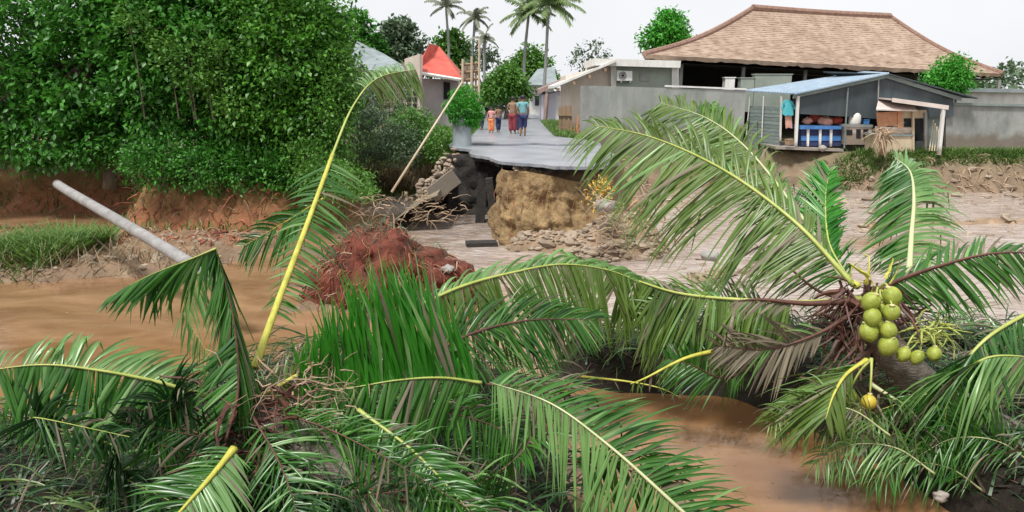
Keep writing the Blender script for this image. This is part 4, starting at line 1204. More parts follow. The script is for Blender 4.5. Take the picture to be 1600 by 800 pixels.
# --- houses along the far road
root = empty('white_cottage', at(845, 170, 58), 'far white cottage with grey hipped roof beyond the people', 'house')
MB().px([(829, 128), (864, 130), (864, 205), (829, 205)], 60, 5).build('wall', M['white'], root)
A, B = at(822, 132, 59), at(872, 134, 59); r1, r2 = at(840, 108, 62), at(866, 104, 62)
MB().add([A, B, B + Vector((0, 7, 0)), A + Vector((0, 7, 0)), r1, r2], [(0, 1, 5, 4), (1, 2, 5), (2, 3, 4, 5), (3, 0, 4), (3, 2, 1, 0)]).build('roof', M['greyroof'], root)
MB().px([(836, 150), (843, 150), (843, 165), (836, 165)], 59.93, .05).build('window', M['glass'], root)
root = empty('lilac_house', at(865, 180, 48), 'pale lilac house with brown eaves beside the far road', 'house')
MB().px([(848, 148), (880, 142), (884, 215), (848, 215)], 47, 6).build('wall', M['lilac'], root)
MB().px([(868, 150), (880, 149), (880, 190), (868, 190)], 46.93, .05).build('door', M['white'], root)
a, b = at(842, 146, 46.2), at(892, 128, 46.2)
MB().prism([a, b, b + Vector((0, 0, .35)), a + Vector((0, 0, .25))], (0, 7, 0)).build('roof', M['brownroof'], root)
MB().tube([at(850, 208, 46.3), at(855, 146, 46.3)], .14, 6).build('post', M['brownroof'], root)
# fence gate boards
gt = empty('wooden_gate', at(884, 215, 34), 'weathered brown board gate between road and cream wall', 'gate')
for k in range(6):
    u = 873 + k * 3.5
    MB().px([(u, 166 + rnd.uniform(-2, 2)), (u + 3.3, 166 + rnd.uniform(-2, 2)), (u + 3.3, 216), (u, 216)], 34 + .02 * (k % 2), .05).build('board', M['wood'], gt)
MB().px([(872, 178), (895, 178), (895, 181), (872, 181)], 33.94, .05).build('cross_rail', M['wood'], gt)
st = [at(903 + rnd.uniform(-6, 6), 205 + rnd.uniform(-8, 8), 31.6) for _ in range(30)]
twigs('brush_heap', st, [(rnd.uniform(-.3, .3), 0, rnd.uniform(-1, 1)) for _ in st], .8, .03, M['orangewood'], 'heap of orange-brown sticks leaning on the end of the grey wall', 'brush', 71, grav=0, wob=.1)
# timber frame stack near red roof
tf = empty('timber_scaffold', at(735, 150, 36), 'weathered timber scaffold of tall posts beside the red roof', 'scaffold')
for k, (u, v0, v1) in enumerate(((722, 175, 92), (729, 175, 98), (736, 175, 88), (743, 175, 96), (748, 175, 60))):
    MB().tube([at(u, v0, 36 + .3 * (k % 2)), at(u + 1, v1, 36 + .3 * (k % 2))], .06, 6).build('post', M['woodpale'], tf)
for k, v in enumerate((100, 112, 124, 136)):
    MB().tube([at(719, v + 2, 36.15), at(749, v - 1, 36.15)], .07, 6).build('rail', M['wood'], tf)
MB().px([(722, 103), (741, 101), (741, 128), (722, 128)], 36.5, .06).build('board_panel', M['brownroof'], tf)

# roadside grass
pts = [(x, y, 2.2) for x, y in [(rnd.uniform(1.75, 3.3), rnd.uniform(29.8, 46)) for _ in range(4200)] if x > 1.8 + max(0, 31.5 - y) * .6]
blades('verge_grass', pts, .3, M['grass'], 'yellow-green grass along the right verge of the far road', seed=81, width=.02, spread=.6)
pts = [(x, y, 2.15) for x, y in [(rnd.uniform(-3.6, -1.75), rnd.uniform(29, 46)) for _ in range(3800)]]
blades('verge_grass', pts, .35, M['grass'], 'grass along the left verge of the far road past the planter', seed=82, width=.02, spread=.6)
pts = [(x, y, hz(x, y)) for x, y in [(rnd.uniform(13.6, 30), rnd.uniform(31.3, 32.4)) for _ in range(6000)]]
blades('bank_turf', pts, .32, M['grass'], 'band of green turf on the bank in front of the kiosk and grey wall', seed=83, width=.02, spread=.7)

# ================================================================== far trees
GT = 'trees behind the village'
def ftree(u, v, Y, r, n, m_, lab, seed, sz=.28, name='village_tree', tall=None):
    p = at(u, v, Y); k = Y / 1150
    rx = r * k
    blobs = [(tuple(p), (rx * .75, rx * .6, rx * .62)), ((p.x - rx * .5, p.y, p.z - rx * .3), (rx * .5, rx * .5, rx * .42)), ((p.x + rx * .5, p.y + .3, p.z - rx * .35), (rx * .52, rx * .5, rx * .42)), ((p.x + rx * .1, p.y, p.z + rx * .4), (rx * .42, rx * .4, rx * .4))]
    return tree(name, (p.x, p.y, 2.0), (p.x, p.y, p.z), blobs, n, sz, m_, lab, 'tree', GT, .16, 5, seed, .22, 10)
ftree(824, 108, 66, 42, 5200, M['leafyel'], 'round bushy green tree behind the far white cottage', 91, .36)
ftree(790, 132, 50, 34, 5200, M['leafyel'], 'light green tree hanging over the far end of the road', 92, .28)
ftree(765, 150, 54, 26, 2600, M['leafdull'], 'dull green tree left of the far road behind the people', 93, .28)
ftree(1042, 50, 50, 36, 5200, M['leafbright'], 'bright green tree crown rising behind the thatched roof', 94, .26)
ftree(1484, 118, 34, 32, 5200, M['leafbright'], 'bright green round shrub tree before the right end of the thatched roof', 95, .16)
ftree(620, 72, 62, 52, 5200, M['leafdull'], 'hazy green tree behind the blue-grey roof', 96, .4)
ftree(545, 66, 60, 60, 5600, M['leaf'], 'dark tree sloping down behind the right edge of the big trees', 97, .4)
ftree(700, 85, 64, 42, 4200, M['leafyel'], 'yellow-green tree rising behind the red roof', 98, .4)
ftree(925, 85, 70, 34, 500, M['leafdull'], 'thin sparse grey-green tree behind the white house', 99, .36)
ftree(757, 90, 58, 30, 600, M['leafdull'], 'tall sparse tree with feathery grey crown above the scaffold', 100, .32)
ftree(1120, 105, 75, 60, 2600, M['leafdull'], 'dull tree hidden behind the thatched hall', 101, .45)
ftree(470, 60, 60, 70, 3000, M['leaf'], 'dark tree behind the top right of the big trees', 102, .45)
rr = random.Random(5)
wb = []
for k in range(44):
    x = -120 + k * 6 + rr.uniform(-2, 2)
    if -14 < x < 9: continue
    s_ = rr.uniform(2.6, 4.6)
    wb.append(((x, rr.uniform(85, 105), 2.6 + s_ * .4), (s_ * 1.3, s_, s_ * .75)))
P, D = crown_pts(wb, 26000, 9, 8, .5, .4)
V, Fq = leaves_np(P, D, .8, seed=9)
o = mesh_np('far_wood', V, Fq, M['leafdull'], base=(0, 95, 0)); tag(o, 'far-off wood forming the low tree line behind the village', 'wood', kind='stuff')


def standing_palm(u, v, Y, tu, tv, R, lab, seed, nf=16, m_='farpalm', dens=26, droop=1.0):
    top = at(u, v, Y); base = at(tu, tv, Y); base.z = 2.0 if base.z > 2 else base.z
    root = empty('coconut_palm', base, lab, 'palm tree', 'standing coconut palms behind the village')
    mid = base.lerp(top, .5) + Vector((rnd.uniform(-.4, .4), 0, 0))
    q = spline([base - Vector((0, 0, .4)), mid, top], 14); mb = MB()
    mb.tube(q, [.13 - .003 * i + (.01 if i % 2 else 0) for i in range(15)], 9); mb.build('trunk', M['concrete'], root, True)
    r_ = random.Random(seed)
    for i in range(nf):
        az = i * 2.399 + r_.uniform(-.3, .3); el_ = math.radians(75 - 95 * (i / nf) + r_.uniform(-8, 8))
        L = R * r_.uniform(.85, 1.1)
        d = Vector((math.cos(az) * math.cos(el_), math.sin(az) * math.cos(el_), math.sin(el_)))
        p = top.copy(); path = [p.copy()]
        for s in range(5):
            p = p + d * L / 5; path.append(p.copy()); d = (d + Vector((0, 0, -.22 * droop))).normalized()
        sd2 = d.cross(Vector((0, 0, 1)));
        if sd2.length < .1: sd2 = Vector((1, 0, 0))
        sd2.normalize()
        frond2(root, path, sd2, dens, R * .26, m_, r_.randrange(9999))
    return root


def frond2(root, path, side, n, L, m_, seed):
    r_ = random.Random(seed); pts = spline(path, 20)
    mb = MB().tube(pts[:20], [.05 * (1 - .9 * i / 20) for i in range(20)], 4, cap=False)
    for sg in (-1, 1):
        for i in range(n):
            t = .12 + .88 * i / n; k = min(19.99, t * 20); k0 = int(k); p = pts[k0].lerp(pts[k0 + 1], k - k0)
            T = (pts[min(20, k0 + 1)] - pts[max(0, k0 - 1)]).normalized()
            d = (side * sg + T * .7 + Vector((0, 0, -.45 + r_.uniform(-.25, .25)))).normalized(); l = L * (1 if t < .6 else 1.5 - t * .85) * r_.uniform(.8, 1.1) * min(1, .5 + t * 3)
            w_ = T * .045
            e1 = p + d * l * .5; d2 = (d + Vector((0, 0, -.7))).normalized(); e2 = e1 + d2 * l * .5
            mb.add([p - w_, p + w_, e1 + w_, e1 - w_, e2], [(0, 1, 2, 3), (3, 2, 4)])
    mb.build('frond', M[m_], root)


standing_palm(857, 8, 52, 846, 150, 2.5, 'large leafy coconut palm above the far end of the road, right of a pair', 1, 20)
standing_palm(826, 22, 54, 824, 150, 2.1, 'smaller palm of the pair above the road, left and behind', 2, 15, 'farpalm')
standing_palm(697, 10, 62, 694, 160, 1.7, 'lone slim palm against the white sky above the red roof', 3, 12, 'farpalmgrey')
standing_palm(742, 30, 58, 741, 160, 1.5, 'tall ragged palm with drooping grey fronds above the scaffold', 4, 13, 'farpalmgrey', 22, 1.5)
standing_palm(757, 62, 56, 751, 160, 1.3, 'short ragged palm right of the scaffold with thin grey fronds', 5, 10, 'farpalmgrey', 18, 1.5)
standing_palm(626, 48, 62, 634, 140, 1.5, 'small palm leaning above the blue-grey roof', 6, 8, 'farpalmgrey', 18, 1.4)


# ================================================================== people
def skin_body(name, joints, edges, m, parent, sub=1):
    me = bpy.data.meshes.new(name)
    org = ROOTLOC[parent]
    me.from_pydata([tuple(Vector(j[0]) - org) for j in joints], edges, []); me.update()
    o = bpy.data.objects.new(name, me); COL.objects.link(o)
    md = o.modifiers.new('skin', 'SKIN'); md.use_smooth_shade = True
    for sv_, j in zip(me.skin_vertices[0].data, joints):
        sv_.radius = (j[1], j[1] * (j[2] if len(j) > 2 else 1)); sv_.use_root = False
    me.skin_vertices[0].data[0].use_root = True
    sbm = o.modifiers.new('sub', 'SUBSURF'); sbm.levels = sub; sbm.render_levels = sub
    dg = bpy.context.evaluated_depsgraph_get(); ev = o.evaluated_get(dg)
    me2 = bpy.data.meshes.new_from_object(ev)
    bpy.data.objects.remove(o)
    me2.name = name
    return link(name, me2, m, parent, True)


def person(foot, h, face, top_m, bot_m, label, stride=.12, arms=(.15, .15), bend=0.0, long_bottom=True, sleeves=True, seed=0, skirt=False):
    """face: heading angle about Z, 0 = walking away (+Y)"""
    x0, y0, z0 = foot
    root = empty('person', foot, label, 'person', 'people standing on the broken road')
    c, s = math.cos(face), math.sin(face)
    def W(x, y, z):
        return Vector((x0 + (x * c - y * s) * h, y0 + (x * s + y * c) * h, z0 + z * h))
    st = stride
    J = [(W(0, 0, .53), .085 * h, .75), (W(0, .0, .62), .075 * h, .75), (W(0, bend * .3, .74), .092 * h, .62), (W(0, bend * .5, .815), .06 * h, .7), (W(0, bend * .7, .85), .034 * h), (W(0, bend + .005, .90), .052 * h, 1.1), (W(0, bend, .955), .055 * h, 1.1),
         (W(-.052, 0, .50), .058 * h), (W(-.055, st * .45, .28), .038 * h), (W(-.055, -st * .3 + .0, .045), .023 * h), (W(-.06, -st * .3 + .085, .018), .019 * h),
         (W(.052, 0, .50), .058 * h), (W(.055, st * .1, .28), .038 * h), (W(.055, st * .5, .045), .023 * h), (W(.06, st * .5 + .085, .018), .019 * h),
         (W(-.105, bend * .45, .805), .036 * h), (W(-.135 - arms[0] * .3, bend * .4, .64), .026 * h), (W(-.13 - arms[0] * .2, bend * .4 + .06 + arms[0], .49 + arms[0]), .018 * h), (W(-.13 - arms[0] * .2, bend * .4 + .09 + arms[0], .45 + arms[0]), .017 * h, .5),
         (W(.105, bend * .45, .805), .036 * h), (W(.135 + arms[1] * .3, bend * .4, .64), .026 * h), (W(.13 + arms[1] * .2, bend * .4 + .06 + arms[1], .49 + arms[1]), .018 * h), (W(.13 + arms[1] * .2, bend * .4 + .09 + arms[1], .45 + arms[1]), .017 * h, .5)]
    E = [(0, 1), (1, 2), (2, 3), (3, 4), (4, 5), (5, 6), (0, 7), (7, 8), (8, 9), (9, 10), (0, 11), (11, 12), (12, 13), (13, 14), (3, 15), (15, 16), (16, 17), (17, 18), (3, 19), (19, 20), (20, 21), (21, 22)]
    for hand in (18, 22):   # four fingers and a thumb
        hp = J[hand][0]
        for k in range(4):
            off = W(-.012 + .008 * k, .02, -.038 + .004 * abs(k - 1)) - W(0, 0, 0)
            J.append((hp + off, .0055 * h)); E.append((hand, len(J) - 1))
        off = W(.02 if hand == 18 else -.02, .018, -.01) - W(0, 0, 0); J.append((hp + off, .006 * h)); E.append((hand, len(J) - 1))
    b = skin_body('body', J, E, M['skin'], root, 2)
    # face features
    mb = MB(); hc = W(0, bend + .0, .925)
    nf = W(0, bend + .062, .922); mb.blob(nf, .010 * h, 6, 4)
    for sx in (-1, 1): mb.blob(W(sx * .056, bend, .925), (.008 * h, .012 * h, .018 * h), 6, 4)
    mb.build('ears_and_nose', M['skin'], root, True)
    mb = MB()
    for sx in (-1, 1): mb.blob(W(sx * .02, bend + .056, .937), .006 * h, 6, 4)
    mb.build('eyes', M['hair'], root, True)
    mb = MB(); mb.blob(W(0, bend - .010, .955), (.064 * h, .064 * h, .058 * h), 14, 9, .15, seed, 3); mb.build('hair', M['hair'], root, True)
    r = lambda k: .018 * h
    S = [(J[0][0], J[0][1] + .012 * h, .8), (J[1][0], J[1][1] + .014 * h, .8), (J[2][0], J[2][1] + .012 * h, .7), (J[3][0] - Vector((0, 0, .01 * h)), J[3][1] + .006 * h, .8)]
    S += [(J[15][0], .045 * h), (J[15][0].lerp(J[16][0], .62), .037 * h), (J[19][0], .045 * h), (J[19][0].lerp(J[20][0], .62), .037 * h)]
    skin_body('shirt', S, [(0, 1), (1, 2), (2, 3), (3, 4), (4, 5), (3, 6), (6, 7)], M[top_m], root, 2)
    f = .93 if long_bottom else .35
    def leg(a, b_, c_):
        return (a, b_, b_.lerp(c_, f))
    L1 = leg(J[7][0], J[8][0], J[9][0]); L2 = leg(J[11][0], J[12][0], J[13][0])
    k = 1.35 if skirt else 1
    S = [(W(0, 0, .545), .098 * h, .8), (L1[0], .07 * h * k), (L1[1], .055 * h * k), (L1[2], .044 * h * k), (L2[0], .07 * h * k), (L2[1], .055 * h * k), (L2[2], .044 * h * k)]
    skin_body('trousers' if long_bottom else 'shorts', S, [(0, 1), (1, 2), (2, 3), (0, 4), (4, 5), (5, 6)], M[bot_m], root, 2)
    return root


def ft(u, v, z=2.27): p = gz(u, v, z); return (p.x, p.y, z)


person(ft(817, 213), 1.70, .1, 'tealpale', 'navy', 'person in pale teal shirt and navy shorts, rightmost of the group on the road', .05, (.1, .02), 0, False, seed=1)
person(ft(801, 209), 1.62, -.3, 'brownshirt', 'maroon', 'person in tan brown top and maroon patterned wrap beside the teal shirt', .04, (.05, .1), .02, True, seed=2, skirt=True)
person(ft(768, 208), 1.18, 2.8, 'pink', 'orange', 'small person in pink top and orange skirt at the left of the road', .05, (.02, .02), .0, True, seed=3, skirt=True)
person(ft(779, 206), 1.22, .5, 'brownshirt', 'navy', 'person in dull brown top and dark blue trousers behind the pink top', .1, (.05, .05), .0, True, seed=4)
person(ft(754, 203), 1.35, 1.2, 'whitecloth', 'tarp', 'person in white shirt and dark trousers near the round planter bush', .1, (.2, .2), .05, True, seed=5)
person(ft(812, 207), 1.60, 3.3, 'greengrey', 'navy', 'person with dark hair mostly hidden behind the teal shirt', .05, (.02, .02), 0, True, seed=6)

# ================================================================== fallen palms and fronds
UP, DN, LF, RT = (0, 0, 1), (0, 0, -1), (-1, 0, 0), (1, 0, 0)

# ---- palm with coconuts (right)
pc = at(1345, 462, 7.8)
PC = empty('fallen_coconut_palm', pc, 'fallen coconut palm on the right with bunches of green coconuts', 'palm tree', 'fallen coconut palms')
MB().tube(spline([at(1352, 470, 7.8), at(1400, 560, 7.6), at(1500, 640, 7.5), at(1680, 740, 7.4)], 16), [.16 + .003 * i + (.012 if i % 2 else 0) for i in range(17)], 14).build('trunk', M['palmbark'], PC, True)
frond(PC, PP([(1335, 446, 7.8), (1240, 345, 8.4), (1130, 265, 9.2), (1020, 215, 10.0), (925, 195, 10.6)]),
      [dict(dir=(-.45, -.35, -.9), dir1=(-.7, -.2, -.75), fwd=.35, grav=.6, L=1.5, n=150, proj=.6), dict(dir=(.3, .5, .6), dir1=(-.1, .4, .9), fwd=.9, grav=.9, L=.75, n=80)],
      r0=.042, rmat='rachis', lmat='palmleafolive', indiv=True, seed=1, w=.044, trange=(.1, 1), label='longest frond reaching up-left with drooping olive leaflets')
frond(PC, PP([(1318, 436, 8.0), (1250, 335, 9), (1170, 235, 10.2), (1105, 185, 11), (1030, 160, 11.8)]),
      [dict(dir=(-.8, -.1, -.6), fwd=.5, grav=.6, L=1.25, n=120, proj=.6), dict(dir=(.8, .3, .25), dir1=(.3, .1, .5), fwd=.9, grav=1.0, L=.8, n=70)],
      r0=.03, rmat='rachispale', lmat='palmleafolive', seed=2, w=.042, trange=(.3, 1))
frond(PC, PP([(1340, 450, 8.6), (1290, 400, 9.2), (1240, 330, 10.0), (1180, 300, 10.6)]),
      [dict(dir=(-.5, -.2, -.9), fwd=.5, grav=.5, L=1.1, n=60), dict(dir=(.6, .2, .5), fwd=.6, grav=.6, L=.8, n=50)], r0=.03, lmat='palmleaf', seed=3)
frond(PC, PP([(1330, 440, 8.8), (1296, 380, 9.2), (1290, 310, 9.8), (1297, 262, 10.2)]),
      [dict(dir=(-1, 0, .1), fwd=.8, grav=.3, L=.6, n=70), dict(dir=(1, 0, .1), fwd=.9, grav=.3, L=.4, n=60)], r0=.02, lmat='palmleafbright', seed=4, w=.05, trange=(.2, 1))
frond(PC, PP([(1420, 432, 8.2), (1424, 370, 8.6), (1428, 310, 9.0), (1422, 268, 9.3), (1398, 246, 9.5)]),
      [dict(dir=(-.7, -.1, -.75), fwd=-.1, grav=.5, L=.7, n=125, mat='palmleaf'), dict(dir=(.9, .2, .15), dir1=(.9, .1, -.1), fwd=.5, grav=1.0, L=.85, n=80, mat='palmleafpale')],
      r0=.036, rmat='rachispale', lmat='palmleaf', indiv=True, seed=5, w=.046, trange=(.05, 1), label='upright frond whose tip bends left, dark on the left and pale on the right')
frond(PC, PP([(1350, 468, 7.8), (1400, 440, 7.7), (1470, 415, 7.5), (1560, 395, 7.3), (1680, 400, 7.2)]),
      [dict(dir=(.15, -.2, -1), fwd=.5, grav=.4, L=.7, n=80), dict(dir=(.2, .6, .4), fwd=.6, grav=.8, L=.5, n=60)], r0=.045, rmat='rachisdark', lmat='palmleaf', seed=6, trange=(.15, 1))
frond(PC, PP([(1345, 466, 7.8), (1270, 472, 7.9), (1190, 470, 8.1), (1060, 458, 8.6), (960, 425, 9.2), (880, 400, 9.7)]),
      [dict(dir=(-.1, -.3, -1), fwd=.15, grav=.5, L=1.1, n=170, t=(.3, 1), proj=.3), dict(dir=(-.3, .5, .4), fwd=.9, grav=1.1, L=.45, n=60, t=(.5, 1))],
      r0=.05, rmat='rachis', lmat='palmleafolive', indiv=False, seed=7, w=.042, label='frond stretching left from the coconut palm with a curtain of hanging leaflets')
frond(PC, PP([(1330, 470, 7.75), (1260, 474, 7.7), (1190, 468, 7.7), (1150, 470, 7.7)]), [dict(dir=(-.3, -.3, -.7), fwd=.9, grav=.3, L=.4, n=16, t=(.4, 1))], r0=.06, rmat='rachisdark', lmat='palmleafdead', seed=8)
frond(PC, PP([(1340, 470, 7.9), (1280, 455, 8.3), (1225, 412, 8.9), (1180, 382, 9.4)]), [dict(dir=(-.3, -.1, -.9), fwd=.5, grav=.2, L=.8, n=14, t=(.4, 1))], r0=.035, rmat='rachisdark', lmat='palmleafdead', seed=9)
frond(PC, PP([(1345, 480, 7.7), (1280, 520, 7.5), (1200, 545, 7.5), (1120, 540, 7.7)]), [dict(dir=(-.2, -.2, -.9), fwd=.7, grav=.3, L=.6, n=40, t=(.3, 1)), dict(dir=(-.4, 0, .6), fwd=.7, grav=.6, L=.6, n=30, t=(.3, 1))], r0=.035, rmat='rachisdark', lmat='palmleafdead', seed=10)
frond(PC, PP([(1354, 562, 7.0), (1322, 585, 6.8), (1302, 618, 6.6), (1290, 655, 6.45)]),
      [dict(dir=(-1, -.1, -.25), dir1=(-.9, 0, -.9), fwd=.45, grav=.5, L=.95, n=62, t=(.1, 1)), dict(dir=(.5, -.1, -.7), fwd=.7, grav=.8, L=.45, n=40, t=(.2, 1))],
      r0=.026, rmat='rachisyel', lmat='palmleafolive', indiv=True, seed=11, name='frond', label='short yellow-ribbed frond fanning left over the brown pool')
frond(PC, PP([(1470, 620, 7.0), (1540, 560, 6.9), (1640, 560, 6.8)]),
      [dict(dir=(-1, -.1, .1), dir1=(-.3, -.1, -1), fwd=-.3, grav=1.0, L=1.0, n=60)], r0=.03, lmat='palmleafpale', seed=12)
frond(PC, PP([(1640, 470, 7.2), (1540, 530, 7.0), (1490, 600, 6.9), (1470, 690, 6.8)]),
      [dict(dir=(-.6, -.2, -.6), fwd=.5, grav=.6, L=.8, n=60), dict(dir=(.8, -.2, -.4), fwd=.5, grav=.7, L=.8, n=60)], r0=.03, lmat='palmleaf', seed=13)
frond(PC, PP([(1360, 600, 7.2), (1420, 640, 7.0), (1462, 688, 6.9), (1500, 740, 6.8)]), [dict(dir=(-.6, 0, .3), fwd=.6, grav=.8, L=.4, n=20), dict(dir=(.3, 0, .8), fwd=.5, grav=.8, L=.4, n=20)], r0=.032, rmat='rachispale', lmat='palmleaf', seed=14)
for k in range(7):
    u0, v0 = rnd.uniform(1360, 1500), rnd.uniform(600, 720)
    frond(PC, PP([(u0, v0, 7.2), (u0 + rnd.uniform(-60, 60), v0 - 30, 7.1), (u0 + rnd.uniform(-130, 120), v0 + 30, 6.9)]),
          [dict(dir=(-.6, -.2, -.3), fwd=.6, grav=1.0, L=.5, n=26), dict(dir=(.6, -.2, .3), fwd=.6, grav=1.0, L=.5, n=26)], r0=.014, lmat=['palmleaf', 'palmleafpale', 'palmleafdead'][k % 3], seed=20 + k, w=.025)
nuts = [(1362, 472, 7.35), (1397, 466, 7.35), (1362, 497, 7.3), (1393, 491, 7.25), (1359, 521, 7.3), (1388, 515, 7.2), (1391, 541, 7.2), (1378, 482, 7.45), (1374, 508, 7.45),
        (1411, 555, 7.25), (1435, 556, 7.2), (1459, 554, 7.2), (1357, 627, 6.9), (1331, 620, 7.05)]
hub = at(1372, 452, 7.65); hub2 = at(1440, 515, 7.4)
for k, (u, v, Y) in enumerate(nuts):
    st = MB()
    c = at(u, v, Y); c += Vector((rnd.uniform(-.02, .02), rnd.uniform(-.03, .03), rnd.uniform(-.02, .02))); rad = (.087 if k < 9 else (.066 if k < 12 else .082)) * rnd.uniform(.88, 1.12); elong = rnd.uniform(1.02, 1.28)
    R_ = Matrix.Rotation(rnd.uniform(-.4, .4), 3, 'Y') @ Matrix.Rotation(rnd.uniform(-.4, .4), 3, 'X')
    mb = MB(); seg, rings = 20, 14; vs = []; fs = []
    for i in range(rings + 1):
        th_ = math.pi * i / rings
        for j in range(seg):
            ph = 2 * math.pi * j / seg; rr_ = rad * (1 + .05 * math.cos(3 * ph)) * (1 - .06 * math.cos(th_))
            vs.append(c + R_ @ Vector((math.sin(th_) * math.cos(ph) * rr_, math.sin(th_) * math.sin(ph) * rr_, math.cos(th_) * rr_ * elong)))
    fs = [(i * seg + j, (i + 1) * seg + j, (i + 1) * seg + (j + 1) % seg, i * seg + (j + 1) % seg) for i in range(rings) for j in range(seg)]
    n_ = mb.add(vs, fs).build('coconut', M['coconutyel'] if k == 12 else M['coconut'], PC, True)
    if k == 12: n_['label'] = 'yellow coconut hanging low'
    tp_ = c + R_ @ Vector((0, 0, rad * 1.05))
    MB().blob(tp_, (rad * .35, rad * .35, rad * .16), 8, 5, .3, k).build('husk_cap', M['cap'], n_, True)
    h_ = hub if k < 9 else (hub2 if k < 12 else at(1362, 560, 7.1))
    st.tube(spline([h_, h_.lerp(tp_, .6) + Vector((0, 0, .05)), tp_], 6), [.016, .015, .013, .012, .011, .01, .009], 6)
    st.build('fruit_stalk', M['rachis'], n_, True)
ss = [hub2 + Vector((rnd.uniform(-.1, .25), rnd.uniform(-.1, .1), rnd.uniform(-.15, .1))) for _ in range(60)]
twigs('flower_sprays', ss, [(rnd.uniform(-1, 1), rnd.uniform(-.5, 0), rnd.uniform(-.4, .8)) for _ in ss], .3, .008, M['rachis'], parent=PC, seed=15, grav=-.6)
# brown fibre and dead sheaths round the crown
ss = [pc + Vector((rnd.uniform(-.25, .35), rnd.uniform(-.2, .2), rnd.uniform(-.5, .15))) for _ in range(140)]
twigs('dead_sheaths', ss, [(rnd.uniform(-1, 1), rnd.uniform(-.6, .3), rnd.uniform(-1, .3)) for _ in ss], .65, .02, M['rachisdark'], parent=PC, seed=16, grav=-.8)
ss = [pc + Vector((rnd.uniform(-.2, .25), rnd.uniform(-.2, .1), rnd.uniform(-.1, .25))) for _ in range(11)]
twigs('yellow_sheaths', ss, [(rnd.uniform(-.5, .4), rnd.uniform(-.2, .2), rnd.uniform(.3, 1)) for _ in ss], .3, .02, M['rachisyel'], parent=PC, seed=17, grav=-.2)

# ---- palm A (left)
pa = at(375, 640, 6.0)
PA = empty('fallen_coconut_palm', pa, 'fallen palm crown in the lower left with yellow-stalked fronds', 'palm tree', 'fallen coconut palms')
MB().tube(spline([at(385, 640, 6.1), at(470, 690, 6.0), at(560, 760, 5.8), at(640, 850, 5.5)], 14), [.15 + .004 * i + (.012 if i % 2 else 0) for i in range(15)], 14).build('trunk', M['palmbark'], PA, True)
frond(PA, PP([(322, 618, 6.1), (240, 595, 6.0), (150, 578, 5.9), (60, 570, 5.8), (-60, 585, 5.7)]),
      [dict(dir=(.05, -.25, -1), fwd=.12, grav=.15, L=.88, n=125), dict(dir=(.3, .7, .55), dir1=(.5, .6, .6), fwd=-.1, grav=.8, L=.42, n=60, mat='palmleafpale')],
      r0=.03, rmat='rachis', lmat='palmleaf', indiv=True, seed=31, trange=(.03, 1), w=.042, label='low frond reaching left with long dark hanging leaflets')
frond(PA, PP([(352, 690, 5.6), (372, 610, 5.75), (368, 520, 5.9), (352, 440, 6.05), (336, 388, 6.15)]),
      [dict(dir=(-.12, -.1, -1), fwd=.0, grav=.1, L=.85, n=80, t=(.5, 1), proj=0), dict(dir=(.1, -.1, -1), fwd=.0, grav=.1, L=1.0, n=90, t=(.3, 1), proj=0, twist=.5), dict(dir=(.02, 0, -1), fwd=0, grav=.1, L=1.45, n=60, t=(.80, 1), proj=0), dict(dir=(.16, 0, -1), fwd=0, grav=.1, L=1.3, n=40, t=(.80, 1), proj=0), dict(dir=(-.5, -.3, -.6), fwd=-.4, grav=.3, L=.45, n=50, t=(.05, .5))],
      r0=.016, rmat='rachisdark', lmat='palmleaf', seed=32, w=.036)
frond(PA, PP([(338, 388, 6.15), (290, 408, 6.1), (230, 432, 6.1), (175, 462, 6.1)]),
      [dict(dir=(-.9, -.1, -.6), fwd=1.4, grav=.35, L=.5, n=50, t=(.0, 1)), dict(dir=(.2, .1, -1), fwd=.9, grav=.5, L=.55, n=26, t=(0, .7), mat='palmleafpale')],
      r0=.012, rmat='rachis', lmat='palmleaf', seed=33, w=.036, label='broken frond tip folded over to the left above the pool')
frond(PA, PP([(345, 400, 6.3), (300, 440, 6.5), (290, 490, 6.6), (330, 560, 6.5)]),
      [dict(dir=(-.2, .2, -1), fwd=.2, grav=.4, L=.5, n=34)], r0=.008, lmat='palmleafpale', seed=34, w=.03)
frond(PA, PP([(366, 700, 5.5), (325, 750, 5.2), (285, 795, 4.95), (230, 860, 4.6)]),
      [dict(dir=(-.9, -.05, .35), dir1=(-.9, 0, .1), fwd=.35, grav=.7, L=.5, n=60, mat='palmleaf'), dict(dir=(.8, -.2, -.5), fwd=.3, grav=.5, L=.5, n=70, mat='palmleafpale')],
      r0=.032, rmat='rachisyel', lmat='palmleafpale', indiv=True, seed=35, trange=(.02, 1), w=.03, label='bright yellow-ribbed frond pointing down-left at the camera')
frond(PA, PP([(398, 575, 6.3), (432, 478, 6.9), (478, 355, 7.8), (520, 240, 8.8), (552, 165, 9.6), (590, 122, 10.2), (650, 108, 10.8)]),
      [dict(dir=(-.75, -.1, -.7), fwd=.15, grav=.4, L=.75, n=50, t=(.18, .48), mat='palmleaf'), dict(dir=(.8, .1, -.6), fwd=.05, grav=.4, L=.55, n=55, t=(.15, .48), mat='palmleaf'),
       dict(dir=(.2, -.2, -1), fwd=.25, grav=.5, L=1.15, n=60, t=(.78, 1.0), mat='palmleafolive'), dict(dir=(-.6, .1, .7), fwd=.3, grav=1.6, L=.62, n=44, t=(.76, 1.0), mat='palmleafpale')],
      r0=.028, rmat='rachis', lmat='palmleaf', indiv=True, seed=36, w=.034, label='tall yellow frond rising above the pool with its tip arching right')
q = spline(PP([(398, 575, 6.3), (432, 478, 6.9), (478, 355, 7.8), (520, 240, 8.8)]), 18)
MB().tube(q, [.040 - .0010 * i for i in range(19)], 8, .75).build('petiole', M['rachisyel'], PA, True)
